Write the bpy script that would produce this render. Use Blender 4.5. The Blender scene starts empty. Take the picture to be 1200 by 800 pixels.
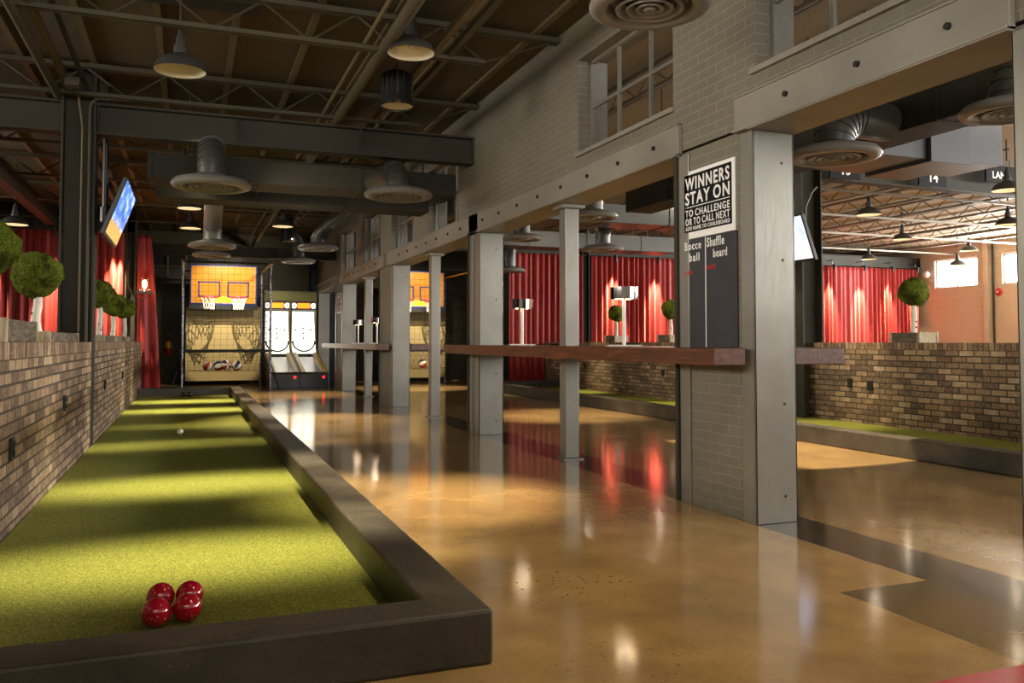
import bpy, bmesh, math, random
from mathutils import Vector, Matrix, noise as mnoise
random.seed(7)
SC = bpy.context.scene
COL = SC.collection
PI = math.pi
# ------------------------------------------------------------------ camera, world, exposure, lights
cd = bpy.data.cameras.new('camera'); cam = bpy.data.objects.new('camera', cd); COL.objects.link(cam)
YAW, PITCH = math.radians(21.05), 0.0385
Fv = Vector((math.sin(YAW)*math.cos(PITCH), math.cos(YAW)*math.cos(PITCH), math.sin(PITCH)))
Rv = Vector((math.cos(YAW), -math.sin(YAW), 0)); Uv = Rv.cross(Fv)
M = Matrix((Rv, Uv, -Fv)).transposed().to_4x4(); M.translation = (0, 0, 1.10)
cam.matrix_world = M
cd.sensor_width = 36; cd.lens = 982/1200*36; cd.shift_y = -0.0315; cd.clip_start = 0.05; cd.clip_end = 200
SC.camera = cam
w = bpy.data.worlds.new('world'); SC.world = w; w.use_nodes = True
bg = w.node_tree.nodes['Background']; bg.inputs[0].default_value = (1, .88, .70, 1); bg.inputs[1].default_value = 0.42
SC.view_settings.view_transform = 'Standard'; SC.view_settings.look = 'None'
SC.view_settings.exposure = 0.55; SC.view_settings.gamma = 1; SC.view_settings.use_curve_mapping = False
SC.cycles.max_bounces = 7; SC.cycles.diffuse_bounces = 4; SC.cycles.glossy_bounces = 4
SC.cycles.use_denoising = True; SC.cycles.sample_clamp_indirect = 6
SC.cycles.caustics_reflective = False; SC.cycles.caustics_refractive = False
WARM = (1, .80, .53); WARM2 = (1, .82, .60); COOL = (.85, .92, 1)
def spot(loc, target, power, ang, blend=.6, col=WARM, rad=.05, scale=(1, 1), parent=None):
    l = bpy.data.lights.new('spot', 'SPOT'); l.energy = power; l.spot_size = math.radians(ang); l.spot_blend = blend
    l.color = col; l.shadow_soft_size = rad
    o = bpy.data.objects.new('spot_light', l); COL.objects.link(o)
    d = Vector(target) - Vector(loc)
    o.location = loc; o.rotation_euler = d.to_track_quat('-Z', 'Y').to_euler(); o.scale = (scale[0], scale[1], 1)
    if parent: keep(o, parent)
    return o
def point(loc, power, col=WARM, rad=.04, parent=None):
    l = bpy.data.lights.new('point_light', 'POINT'); l.energy = power; l.color = col; l.shadow_soft_size = rad
    o = bpy.data.objects.new('point_light', l); COL.objects.link(o); o.location = loc
    if parent: keep(o, parent)
    return o
def keep(o, parent):
    o.parent = parent
    o.matrix_parent_inverse = (Matrix.LocRotScale(parent.location, parent.rotation_euler, parent.scale)).inverted()
def area(loc, rot, sx, sy, power, col, spread=180):
    l = bpy.data.lights.new('daylight', 'AREA'); l.shape = 'RECTANGLE'; l.size = sx; l.size_y = sy; l.energy = power; l.color = col; l.spread = math.radians(spread)
    o = bpy.data.objects.new('window_daylight', l); COL.objects.link(o); o.location = loc; o.rotation_euler = rot
# added soft fill from left and rear; right row reinforces the block wall's windows
for y in (2.5, 8.0, 13.5): area((-6.9, y, 2.9), (0, -PI/2, 0), 1.2, 3.6, 85, (1, .93, .80), 110)
area((1.2, -1.3, 3.0), (PI/2, 0, 0), 7, 1.2, 45, (1, .95, .86), 70)  # unseen fill behind the camera, added to lift surfaces facing it
for y in (.5, 4.5, 8.5, 12.0, 15.5): area((20.4, y, 3.0), (0, PI/2, 0), .9, 2.6, 520, (1, .98, .95))
area((13, -1.3, 2.6), (PI/2, 0, 0), 12, 2, 470, (1, .97, .93))  # added fill at the unseen front of the right room
for y in (5.5, 11.5): point((7.4, y, 3.45), 45, (1, .9, .75), .15)  # added fill points brightening the ceiling behind the clerestory, no lamp modelled
# spots over the left bocce court: a row of narrow beams
for y, pw in ((4.45, 330), (6.75, 330), (9.4, 310), (11.75, 300), (14.0, 300), (16.1, 300)):
    spot((.12, y, 3.45), (.12, y, 0), pw*4.9, 54, 1, (1, .86, .57), .26, (1, .38))
# aisle between court and pillars
spot((1.9, 5.45, 3.4), (1.55, 5.75, 0), 1250, 42, 1, WARM, .05)
spot((2.1, 9.9, 2.95), (1.9, 9.9, 0), 160, 46, .9, WARM, .05)
spot((2.1, 13.2, 3.3), (1.6, 11.9, 0), 1100, 50, .9, WARM, .05)
spot((2.0, 17.6, 3.3), (1.9, 17.8, 0), 800, 60, .9, WARM, .05)
spot((1.9, 2.5, 3.5), (2.3, 2.9, 0), 250, 90, 1, WARM, .08)  # broad added fill for the near floor
# aisle beyond the pillars
spot((5.4, 6.9, 3.4), (5.4, 7.0, 0), 1300, 66, .12, WARM, .03, (1, .55))
spot((5.0, 11.2, 3.3), (5.2, 11.4, 0), 900, 50, .8, WARM, .05)
spot((5.0, 15.0, 3.3), (4.9, 15.2, 0), 900, 55, .8, WARM, .05)
spot((5.2, 19.0, 3.3), (5.0, 19.4, 0), 900, 60, .8, WARM, .05)
spot((5.2, 2.8, 3.4), (5.2, 3.0, 0), 160, 80, .8, WARM, .05)
for y in (8.6, 12.4, 16.2):
    spot((7.3, y, 3.5), (7.3, y, 0), 520, 60, .9, (1, .82, .46), .05, (1, .5))
# spots on the brick walls; the left row is added fill
for y in (3.4, 5.4, 7.4, 10.5, 13.5): spot((.75, y, 3.5), (-.93, y+.2, .85), 130, 36, 1, (1, .86, .70), .06)
spot((2.2, 20.2, 3.2), (.4, 23.5, 2.2), 130, 100, 1, (1, .88, .66), .1)  # added fill on the dark far wall
for y in (6.2, 9.6, 13.0):
    spot((6.2, y, 3.6), (8.25, y, .6), 120, 60, .9, WARM2, .05)
# upper painted brick
spot((.4, 3.4, 2.6), (3.2, 6.0, 3.2), 60, 90, .9, WARM2, .2)
spot((.6, 9.5, 2.6), (3.2, 12.0, 2.9), 50, 90, .9, WARM2, .2)
# basketball cage: one hard lamp between the hoops, plus added spots brightening backboard and balls
for x in (.785, 5.71):
    spot((x, 20.88, 3.6), (x, 22.25, 1.18), 900, 42, .25, (1, .84, .58), .008, (1, .46))
    spot((x, 20.3, 3.45), (x, 22.0, 2.45), 150, 62, .8, (1, .82, .56), .02)
    spot((x, 18.9, 2.7), (x, 20.75, .5), 130, 22, .7, (1, .86, .62), .03)

# ------------------------------------------------------------------ materials
def lin(h):
    h = h.lstrip('#'); r = [int(h[i:i+2], 16)/255 for i in (0, 2, 4)]
    return tuple((c/12.92 if c <= .04045 else ((c+.055)/1.055)**2.4) for c in r) + (1,)
class NT:
    def __init__(s, name):
        s.m = bpy.data.materials.new(name); s.m.use_nodes = True; s.t = s.m.node_tree
        s.b = s.t.nodes['Principled BSDF']; s.out = s.t.nodes['Material Output']
    def new(s, t): return s.t.nodes.new(t)
    def link(s, a, b): s.t.links.new(a, b)
    def put(s, sock, v):
        if hasattr(v, 'node'): s.link(v, sock)
        else: sock.default_value = v
    def pos(s, obj=False):
        if obj: return s.new('ShaderNodeTexCoord').outputs['Object']
        return s.new('ShaderNodeNewGeometry').outputs['Position']
    def math(s, op, a, b=0, c=None):
        n = s.new('ShaderNodeMath'); n.operation = op; s.put(n.inputs[0], a); s.put(n.inputs[1], b)
        if c is not None: s.put(n.inputs[2], c)
        return n.outputs[0]
    def sep(s, v):
        n = s.new('ShaderNodeSeparateXYZ'); s.link(v, n.inputs[0]); return n.outputs
    def comb(s, x, y, z=0.0):
        n = s.new('ShaderNodeCombineXYZ'); s.put(n.inputs[0], x); s.put(n.inputs[1], y); s.put(n.inputs[2], z); return n.outputs[0]
    def scale(s, v, sc):
        n = s.new('ShaderNodeMapping'); s.link(v, n.inputs[0]); n.inputs['Scale'].default_value = sc; return n.outputs[0]
    def noise(s, v, scale, detail=4, rough=.55, dist=0):
        n = s.new('ShaderNodeTexNoise'); s.link(v, n.inputs['Vector']); n.inputs['Scale'].default_value = scale
        n.inputs['Detail'].default_value = detail; n.inputs['Roughness'].default_value = rough; n.inputs['Distortion'].default_value = dist
        return n.outputs['Fac']
    def voro(s, v, scale, out='Distance'):
        n = s.new('ShaderNodeTexVoronoi'); s.link(v, n.inputs['Vector']); n.inputs['Scale'].default_value = scale; return n.outputs[out]
    def white(s, v):
        n = s.new('ShaderNodeTexWhiteNoise'); s.link(v, n.inputs['Vector']); return n.outputs['Value']
    def ramp(s, f, stops, interp='LINEAR'):
        n = s.new('ShaderNodeValToRGB'); s.link(f, n.inputs[0]); e = n.color_ramp.elements; n.color_ramp.interpolation = interp
        while len(e) < len(stops): e.new(.5)
        for k, (p, c) in enumerate(stops):
            e[k].position = p; e[k].color = lin(c) if isinstance(c, str) else (c, c, c, 1)
        return n.outputs[0]
    def mix(s, f, a, b, mode='MIX'):
        n = s.new('ShaderNodeMix'); n.data_type = 'RGBA'; n.blend_type = mode; s.put(n.inputs[0], f)
        s.put(n.inputs[6], lin(a) if isinstance(a, str) else a); s.put(n.inputs[7], lin(b) if isinstance(b, str) else b)
        return n.outputs[2]
    def bump(s, h, strength=.3, dist=.01):
        n = s.new('ShaderNodeBump'); s.link(h, n.inputs['Height']); n.inputs['Strength'].default_value = strength; n.inputs['Distance'].default_value = dist
        s.link(n.outputs[0], s.b.inputs['Normal'])
    def set(s, color=None, rough=None, metal=None, spec=None, emit=None, es=None):
        if color is not None: s.put(s.b.inputs['Base Color'], lin(color) if isinstance(color, str) else color)
        if rough is not None: s.put(s.b.inputs['Roughness'], rough)
        if metal is not None: s.put(s.b.inputs['Metallic'], metal)
        if spec is not None: s.put(s.b.inputs['Specular IOR Level'], spec)
        if emit is not None: s.put(s.b.inputs['Emission Color'], lin(emit) if isinstance(emit, str) else emit); s.put(s.b.inputs['Emission Strength'], es)
        return s.m
def plain(name, color, rough=.5, metal=0, var=.12, scale=6, emit=None, es=0, spec=None):
    n = NT(name)
    f = n.noise(n.pos(True), scale, 5)
    c = lin(color); dk = tuple(x*(1-var) for x in c[:3]) + (1,); lt = tuple(min(1, x*(1+var)) for x in c[:3]) + (1,)
    return n.set(n.mix(f, dk, lt), rough, metal, spec, emit, es)
def brick(name, along, rows, width, stops, mortar, seed=0, rough=.85, bumpd=.008, paint=False, header=None, mort=.008, wear=.5):
    n = NT(name); p = n.pos(); x, y, z = n.sep(p)
    u = n.math('ADD', x, y)
    if header:                                   # a course of upright bricks on top
        top = n.math('GREATER_THAN', z, header); 
    v = n.comb(u, z)
    b = n.new('ShaderNodeTexBrick'); n.link(v, b.inputs['Vector']); b.offset = .5; b.inputs['Scale'].default_value = 1
    b.inputs['Brick Width'].default_value = width; b.inputs['Row Height'].default_value = rows; b.inputs['Mortar Size'].default_value = mort
    b.inputs['Mortar Smooth'].default_value = .25
    b.inputs['Color1'].default_value = (0, 0, 0, 1); b.inputs['Color2'].default_value = (1, 1, 1, 1); b.inputs['Mortar'].default_value = (.5, .5, .5, 1)
    fac, col = b.outputs['Fac'], b.outputs['Color']
    if header:
        v2 = n.comb(u, n.math('SUBTRACT', z, header))
        b2 = n.new('ShaderNodeTexBrick'); n.link(v2, b2.inputs['Vector']); b2.offset = 0; b2.inputs['Scale'].default_value = 1
        b2.inputs['Brick Width'].default_value = rows*.95; b2.inputs['Row Height'].default_value = .3; b2.inputs['Mortar Size'].default_value = mort*.7
        b2.inputs['Color1'].default_value = (0, 0, 0, 1); b2.inputs['Color2'].default_value = (1, 1, 1, 1); b2.inputs['Mortar'].default_value = (.5, .5, .5, 1)
        col = n.mix(top, col, b2.outputs['Color'])
        m = n.new('ShaderNodeMix'); n.link(top, m.inputs[0]); n.link(fac, m.inputs[2]); n.link(b2.outputs['Fac'], m.inputs[3]); fac = m.outputs[0]
    big = n.noise(p, 1.1, 3); fine = n.noise(p, 38, 4, .7); mid = n.noise(p, 9, 4)
    if paint:
        c = n.mix(n.math('MULTIPLY', fine, .5), stops[0], stops[1])
        c = n.mix(n.math('MULTIPLY', col, .25), c, stops[1])
        c = n.mix(n.ramp(big, ((.42, 0.), (.75, .45))), c, stops[2])
        c = n.mix(n.math('MULTIPLY', fac, .42), c, mortar)
    else:
        k = n.math('ADD', n.math('MULTIPLY', col, .62), n.math('MULTIPLY', mid, .42))
        c = n.ramp(k, stops)
        c = n.mix(n.math('MULTIPLY', n.ramp(fine, ((.5, 0.), (.72, 1.))), wear), c, stops[-1][1])
        c = n.mix(n.math('MULTIPLY', n.ramp(fine, ((.3, 1.), (.45, 0.))), .5), c, stops[0][1])
        c = n.mix(fac, c, mortar)
    h = n.math('SUBTRACT', n.math('MULTIPLY', fine, .25), fac)
    n.bump(h, .8, bumpd)
    return n.set(c, rough)
MAT = {}
def mats():
    m = MAT
    m['brick'] = brick('old_brick', 'y', .0715, .2, ((.10, '3f3125'), (.36, '6a533f'), (.60, '856b52'), (.80, '9c8468'), (.98, 'c9bba8')), '3d342b', header=.995, wear=.35)
    m['painted_brick'] = brick('painted_brick', 'y', .0635, .205, ('676357', '787366', '544d41'), '959082', rough=.6, paint=True, mort=.005, bumpd=.006)
    # polished concrete with the darker footprint of a removed wall
    n = NT('polished_concrete'); p = n.pos(); x, y, z = n.sep(p)
    big = n.noise(p, .55, 4, .55); mid = n.noise(p, 2.2, 5, .6); fine = n.noise(p, 45, 4, .7)
    c = n.ramp(n.math('ADD', n.math('MULTIPLY', big, .55), n.math('MULTIPLY', mid, .45)), ((.25, '6d593c'), (.5, '95794f'), (.75, 'b09462')))
    c = n.mix(n.math('MULTIPLY', n.ramp(fine, ((.35, 1.), (.5, 0.))), .25), c, '6a5434')
    pit = n.ramp(n.voro(p, 24), ((.14, 1.), (.22, 0.)))
    pitmask = n.ramp(n.noise(p, .9, 3), ((.52, 0.), (.66, 1.)))
    c = n.mix(n.math('MULTIPLY', n.math('MULTIPLY', pit, pitmask), .75), c, '332c1e')
    wob = n.math('MULTIPLY', n.math('SUBTRACT', n.noise(p, 5, 3), .5), .03)
    xs = n.math('ADD', x, wob)
    def band(a, lo, hi): return n.math('MULTIPLY', n.math('GREATER_THAN', a, lo), n.math('LESS_THAN', a, hi))
    strip = n.math('MULTIPLY', band(xs, 3.19, 3.60), n.ramp(mid, ((.2, .75), (.6, 1.))))
    c = n.mix(n.math('MULTIPLY', strip, .95), c, n.ramp(mid, ((.3, '181713'), (.7, '36332b'))))
    patch = n.math('MULTIPLY', band(xs, 2.68, 3.19), band(n.math('ADD', y, wob), 2.05, 2.96))
    pc = n.ramp(n.math('ADD', n.math('MULTIPLY', mid, .6), n.math('MULTIPLY', n.math('SUBTRACT', y, 2.0), .42)), ((.35, '75623e'), (.62, '474030'), (.8, '353128')))
    c = n.mix(n.math('MULTIPLY', patch, .85), c, pc)
    ag = n.ramp(n.voro(p, 40), ((.1, 1.), (.2, 0.)))
    c = n.mix(n.math('MULTIPLY', n.math('MULTIPLY', ag, patch), .5), c, '2c2a24')
    joint = n.math('MULTIPLY', n.math('LESS_THAN', n.math('ABSOLUTE', n.math('SUBTRACT', xs, 3.195)), .006), 1)
    c = n.mix(n.math('MULTIPLY', joint, .8), c, '1d1a15')
    n.set(c, n.ramp(mid, ((.25, .09), (.75, .15)))); n.b.inputs['Specular IOR Level'].default_value = .7
    n.bump(n.noise(p, 1.5, 1), .006, .02); m['floor'] = n.m
    n = NT('red_coating'); n.set(n.ramp(n.noise(n.pos(), 20, 4), ((.3, '8c0c0a'), (.7, 'a81410'))), .3); n.bump(n.noise(n.pos(), 90, 2), .1, .003); m['red'] = n.m
    # artificial turf
    n = NT('artificial_turf'); p = n.pos(); fine = n.noise(p, 260, 3, .8); mid = n.noise(p, 3, 4); f2 = n.noise(p, 110, 3, .7)
    c = n.ramp(n.math('ADD', n.math('MULTIPLY', fine, .5), n.math('MULTIPLY', f2, .5)), ((.34, '38400f'), (.47, '717a28'), (.57, 'a7a548'), (.68, 'e7df9e')))
    c = n.mix(n.math('MULTIPLY', mid, .2), c, '5c621e'); n.set(c, .8, spec=.25); n.bump(fine, 1.0, .012); m['turf'] = n.m
    n = NT('stained_concrete'); p = n.pos(); a = n.noise(p, 2.2, 6, .65, .4); f = n.noise(p, 55, 4, .7)
    c = n.ramp(a, ((.3, '2a251e'), (.5, '3d372d'), (.7, '524b3f'))); sp = n.ramp(n.voro(p, 30), ((.07, 1.), (.12, 0.)))
    c = n.mix(n.math('MULTIPLY', n.math('MULTIPLY', sp, n.ramp(a, ((.45, 0.), (.6, 1.)))), .6), c, '8a7452')
    n.set(c, n.ramp(f, ((.3, .42), (.7, .62)))); n.bump(f, .25, .004); m['kerb'] = n.m
    n = NT('wood_fibre_deck'); p = n.pos(); f = n.noise(p, 30, 5, .8); a = n.noise(p, .8, 4)
    c = n.ramp(f, ((.3, '2a2316'), (.5, '453a21'), (.7, '61512d'))); c = n.mix(n.ramp(a, ((.4, 0.), (.7, .5))), c, '5a3a20'); n.set(c, .95); n.bump(f, .6, .02); m['deck'] = n.m
    n = NT('pale_deck'); p = n.pos(); f = n.noise(p, 30, 5, .8); n.set(n.ramp(f, ((.3, '7a6b52'), (.7, 'a8977a'))), .95); m['deck_pale'] = n.m
    m['tee'] = plain('tan_steel', '594c31', .6, 0, .2)
    m['beam'] = plain('dark_painted_steel', '36332a', .6, 0, .18, 3, spec=.2)
    m['joist'] = plain('joist_steel', '433d2d', .6, 0, .2, 3, spec=.3)
    m['joist_pale'] = plain('pale_joist_steel', '77705f', .5, .1, .2, 3)
    n = NT('worn_steel_paint'); p = n.pos(); f = n.noise(p, 1.8, 6, .65); g = n.noise(n.scale(p, (30, 30, 2)), 3, 4, .7)
    c = n.mix(n.math('MULTIPLY', g, .5), '7b7971', '918f88'); c = n.mix(n.ramp(f, ((.45, 0.), (.75, .5))), c, '5f5a50'); n.set(c, n.ramp(g, ((.3, .28), (.7, .42))), .35); m['steel'] = n.m
    n = NT('lintel_paint'); p = n.pos(); f = n.noise(p, 1.5, 5); n.set(n.ramp(f, ((.3, '77726a'), (.7, '8c887e'))), .45, .1); m['lintel'] = n.m
    m['black'] = plain('black_satin', '141414', .4, 0, .1); m['bolt'] = plain('bolt_black', '1b1a18', .5, .3)
    m['duct'] = plain('grey_sheet_metal', '45443f', .38, .25, .12, 2); m['duct_dark'] = plain('dark_duct_paint', '2c2a22', .6, 0, .15, 2, spec=.2)
    m['duct_blue'] = plain('blue_grey_duct', '4a4e53', .4, .2, .1, 2)
    m['diff'] = plain('diffuser_grey', '7b7772', .38, .2, .1, 2); m['diff_dark'] = plain('diffuser_gap', '1a1917', .7)
    m['shade'] = plain('gunmetal_enamel', '3f3d3a', .35, .2, .1); m['enamel'] = plain('white_enamel', 'd9cdb4', .45, 0, .04)
    m['chrome'] = plain('chrome', '8a8782', .06, 1, .02); m['bulb'] = plain('warm_bulb', 'fff0d0', .4, 0, 0, emit='ffd9a0', es=30)
    m['edison'] = plain('edison_filament', 'ffd080', .4, 0, 0, emit='ffb050', es=22)
    m['white_paint'] = plain('white_paint', 'dedbd4', .4, 0, .03); m['rope'] = plain('white_cord', 'e6dfd0', .8, 0, .05)
    n = NT('clear_glass'); tr = n.new('ShaderNodeBsdfTransparent'); gl = n.new('ShaderNodeBsdfGlossy'); gl.inputs['Roughness'].default_value = .03
    lw = n.new('ShaderNodeLayerWeight'); lw.inputs[0].default_value = .5; fq = n.math('MULTIPLY_ADD', n.math('POWER', lw.outputs['Facing'], 4.0), .35, .03); mx = n.new('ShaderNodeMixShader'); n.link(fq, mx.inputs[0]); n.link(tr.outputs[0], mx.inputs[1]); n.link(gl.outputs[0], mx.inputs[2]); n.link(mx.outputs[0], n.out.inputs[0]); m['glass'] = n.m
    m['daylight'] = plain('daylit_window_glass', 'ffffff', .3, 0, 0, emit='f2f8ff', es=9)
    n = NT('curtain_velvet'); p = n.pos(); f = n.noise(n.scale(p, (1, 1, .15)), 40, 3); n.set(n.ramp(f, ((.3, '701214'), (.7, 'a02624'))), .55, spec=.35); n.b.inputs['Sheen Weight'].default_value = .5; n.b.inputs['Sheen Tint'].default_value = lin('ffb09a'); m['curtain'] = n.m
    n = NT('moss'); p = n.pos(True); f = n.noise(p, 60, 5, .8); a = n.noise(p, 7, 4)
    c = n.ramp(f, ((.3, '2a330a'), (.5, '66741f'), (.7, 'a9ad4a'))); c = n.mix(n.ramp(a, ((.38, .85), (.56, 0.))), c, '2b2f0e'); n.set(c, .95, spec=.1); n.bump(f, 1., .05); m['moss'] = n.m
    n = NT('birch_bark'); p = n.pos(True); a = n.noise(n.scale(p, (4, 4, 22)), 2.2, 5, .7); b = n.noise(p, 9, 3)
    c = n.mix(n.ramp(a, ((.62, 0.), (.68, .9))), 'd9d2c2', '2a2420'); c = n.mix(n.ramp(b, ((.66, 0.), (.7, .95))), c, '1f1a16'); n.set(c, .75); m['birch'] = n.m
    def wood(name, c0, c1, c2, rough=.45, ax=(6, 60, 60), sc=1.0, obj=False):
        n = NT(name); p = n.pos(obj); g = n.noise(n.scale(p, ax), sc, 6, .65, .6); q = n.noise(p, 3, 3)
        c = n.ramp(g, ((.3, c0), (.5, c1), (.7, c2))); n.set(n.mix(n.math('MULTIPLY', q, .25), c, c0), rough); n.bump(g, .15, .004); return n.m
    m['walnut'] = wood('walnut_slab', '2b140c', '55301d', '7a4a2d', .32, (50, 3, 50))
    m['grey_wood'] = wood('weathered_board', '3b332a', '5c5143', '8a7c68', .85, (40, 5, 40)); m['pale_wood'] = wood('pale_reclaimed_board', '7c6c55', 'a8977c', 'c9bca4', .8, (40, 40, 6))
    m['orange_wood'] = wood('varnished_pine', 'c8810f', 'e09a1a', 'efb032', .35, (4, 4, 55), 1.6)
    m['yellow_wood'] = wood('yellow_pine_rail', 'b08a1e', 'd8b53c', 'ead070', .4, (50, 3, 50)); m['cab_wood'] = wood('brown_laminate', '3f1d12', '5f2e1c', '7c4128', .5, (40, 3, 40))
    m['blue'] = plain('blue_paint', '1d2a8c', .45); m['rim'] = plain('red_hoop_paint', 'b3281c', .4); m['dark_wall'] = plain('dark_olive_wall', '423f30', .8, 0, .15, 2)
    m['navy'] = plain('navy_wall', '27304a', .7, 0, .1); m['cmu'] = brick('tan_block', 'y', .2, .4, ('bfae9d', 'cdbcab', 'b39f8c'), 'd3c4b4', rough=.8, paint=True, mort=.006)
    m['grey_block'] = plain('grey_block', '7d7c77', .85, 0, .15, 20); m['red_gloss'] = plain('red_gloss', 'b01414', .3); m['yellow'] = plain('yellow_label', 'e0b818', .5)
    m['sign_black'] = plain('sign_black', '101012', .6, 0, .05, spec=.15); m['sign_white'] = plain('sign_white', 'e9e9ea', .5, 0, .02)
    n = NT('chalkboard_slate'); p = n.pos(); f = n.noise(n.scale(p, (1, 2, 1)), 2.5, 5); n.set(n.ramp(f, ((.3, '2b2b30'), (.7, '37373d'))), .75); m['slate'] = n.m
    m['chalk_red'] = plain('red_chalk', 'b5343a', .9)
    # bowls: red with pale speckle
    def ballm(name, col, dots):
        n = NT(name); p = n.pos(True); d = n.ramp(n.voro(p, 62), ((.2, 1.), (.32, 0.))); k = n.ramp(n.white(n.voro(p, 62, 'Position')), ((.5, 0.), (.52, 1.)))
        c = n.mix(n.math('MULTIPLY', n.math('MULTIPLY', d, k), .7), col, dots); n.set(c, .06, spec=.8); return n.m
    m['bowl_red'] = ballm('red_resin', '9c0a20', 'e8707a'); m['bowl_green'] = ballm('green_resin', '1c2c22', '6f8f7c'); m['bowl_white'] = ballm('ivory_resin', 'e6dcc4', 'ffffff')
    n = NT('panelled_basketball'); p = n.pos(True); x, y, z = n.sep(p); a = n.math('ARCTAN2', y, x); s = n.math('FLOOR', n.math('MULTIPLY', n.math('ADD', a, PI), 8/(2*PI)))
    c = n.ramp(n.math('DIVIDE', n.math('MODULO', s, 4.0), 4.0), ((0, 'f4eee0'), (.24, 'c2381c'), (.49, 'f0e6d0'), (.74, '2a3058')), 'CONSTANT'); n.set(c, .5); m['bball'] = n.m
    n = NT('screen_picture'); p = n.pos(); x, y, z = n.sep(p); f = n.noise(n.scale(p, (1, 1.6, 5)), 1.8, 4)
    sky = n.ramp(f, ((.3, '2b57b8'), (.5, '5d8ee0'), (.66, 'cfe0ff'))); g = n.mix(n.math('LESS_THAN', n.math('ADD', z, n.math('MULTIPLY', f, .08)), 2.42), sky, 'd09a58'); n.set('000000', .2, emit=g, es=1.0); m['screen'] = n.m
    n = NT('pale_screen_picture'); p = n.pos(); f = n.noise(n.scale(p, (1, 3, 3)), 1.3, 4); g = n.ramp(f, ((.3, '8fa6e6'), (.5, 'dfe6ff'), (.7, 'f3dfe6'))); n.set('000000', .2, emit=g, es=1.1); m['screen_pale'] = n.m
    m['play'] = plain('backlit_target_board', 'f4f2e6', .4, 0, .02, emit='fbf7e4', es=1.7); m['lane'] = plain('grey_white_alley', 'cfd6e8', .25, 0, .04); m['display'] = plain('orange_display', 'ff8a1a', .4, 0, 0, emit='ff7a10', es=1.6)
    m['led'] = plain('red_button', 'ff2020', .3, 0, 0, emit='ff1818', es=4); m['arcade_black'] = plain('arcade_black', '17181d', .35); m['ivory'] = plain('ivory_plastic', 'd8d4b8', .4); m['olive'] = plain('olive_trim', '6d6a2c', .5)
    n = NT('galvanised_pipe'); p = n.pos(); f = n.noise(p, 22, 4, .7); n.set(n.ramp(f, ((.35, '2a2a30'), (.55, '8d8f98'), (.7, 'd0d2da'))), .35, .5); m['galv'] = n.m
    m['net'] = plain('black_netting', '15140f', .9); m['canvas'] = plain('tan_canvas', '8a7a52', .85, 0, .12, 3); m['soil'] = plain('dark_soil', '241b13', .95)
mats()

# ------------------------------------------------------------------ mesh helpers
def B(): return bmesh.new()
def box(bm, x0, x1, y0, y1, z0, z1, M4=None):
    vs = [bm.verts.new((x, y, z)) for z in (z0, z1) for y in (y0, y1) for x in (x0, x1)]
    if M4:
        for v in vs: v.co = M4 @ v.co
    for f in ((0, 2, 3, 1), (4, 5, 7, 6), (0, 1, 5, 4), (1, 3, 7, 5), (3, 2, 6, 7), (2, 0, 4, 6)): bm.faces.new([vs[i] for i in f])
    return bm
def frame_of(d):
    d = d.normalized(); a = Vector((0, 0, 1)) if abs(d.z) < .9 else Vector((1, 0, 0))
    u = d.cross(a).normalized(); return u, d.cross(u).normalized()
def tube(bm, pts, r, seg=8, caps=True, closed=False):
    pts = [Vector(p) for p in pts]; n = len(pts); rings = []
    for i, p in enumerate(pts):
        if closed: d = pts[(i+1) % n] - pts[i-1]
        else: d = pts[min(i+1, n-1)] - pts[max(i-1, 0)]
        u, v = frame_of(d); rr = r[i] if isinstance(r, (list, tuple)) else r
        if rings:                                 # keep the seam from twisting
            pu = rings[-1][1]; u = (pu - d.normalized()*pu.dot(d.normalized())).normalized(); v = d.normalized().cross(u)
        rings.append(([bm.verts.new(p + (u*math.cos(2*PI*k/seg) + v*math.sin(2*PI*k/seg))*rr) for k in range(seg)], u))
    R_ = [x[0] for x in rings]
    for i in range(n if closed else n-1):
        a, b = R_[i], R_[(i+1) % n]
        for k in range(seg): bm.faces.new((a[k], a[(k+1) % seg], b[(k+1) % seg], b[k]))
    if caps and not closed:
        bm.faces.new(R_[0][::-1]); bm.faces.new(R_[-1])
    return bm
def cyl(bm, c, r, z0, z1, seg=24, r1=None): return lathe(bm, ((0, z0), (r, z0), (r if r1 is None else r1, z1), (0, z1)), c, seg)
def lathe(bm, prof, c=(0, 0, 0), seg=32, M4=None):
    cx, cy, cz = c; rings = []
    for r, z in prof:
        if r < 1e-6: rings.append([bm.verts.new((cx, cy, cz+z))])
        else: rings.append([bm.verts.new((cx+r*math.cos(2*PI*k/seg), cy+r*math.sin(2*PI*k/seg), cz+z)) for k in range(seg)])
    if M4:
        for R_ in rings:
            for v in R_: v.co = M4 @ v.co
    for a, b in zip(rings, rings[1:]):
        for k in range(seg):
            q = [a[k % len(a)], a[(k+1) % len(a)], b[(k+1) % len(b)], b[k % len(b)]]
            s = []
            for v in q:
                if v not in s: s.append(v)
            if len(s) > 2: bm.faces.new(s)
    return bm
def ball(bm, c, r, sub=3):
    bmesh.ops.create_icosphere(bm, subdivisions=sub, radius=r, matrix=Matrix.Translation(c)); return bm
def quad_thick(bm, pts, nrm, t):
    """a panel through four points with thickness t along -nrm"""
    n = Vector(nrm).normalized()*t; a = [bm.verts.new(p) for p in pts]; b = [bm.verts.new(Vector(p)-n) for p in pts]
    bm.faces.new(a); bm.faces.new(b[::-1])
    for i in range(4): bm.faces.new((a[i], b[i], b[(i+1) % 4], a[(i+1) % 4]))
    return bm
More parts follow.
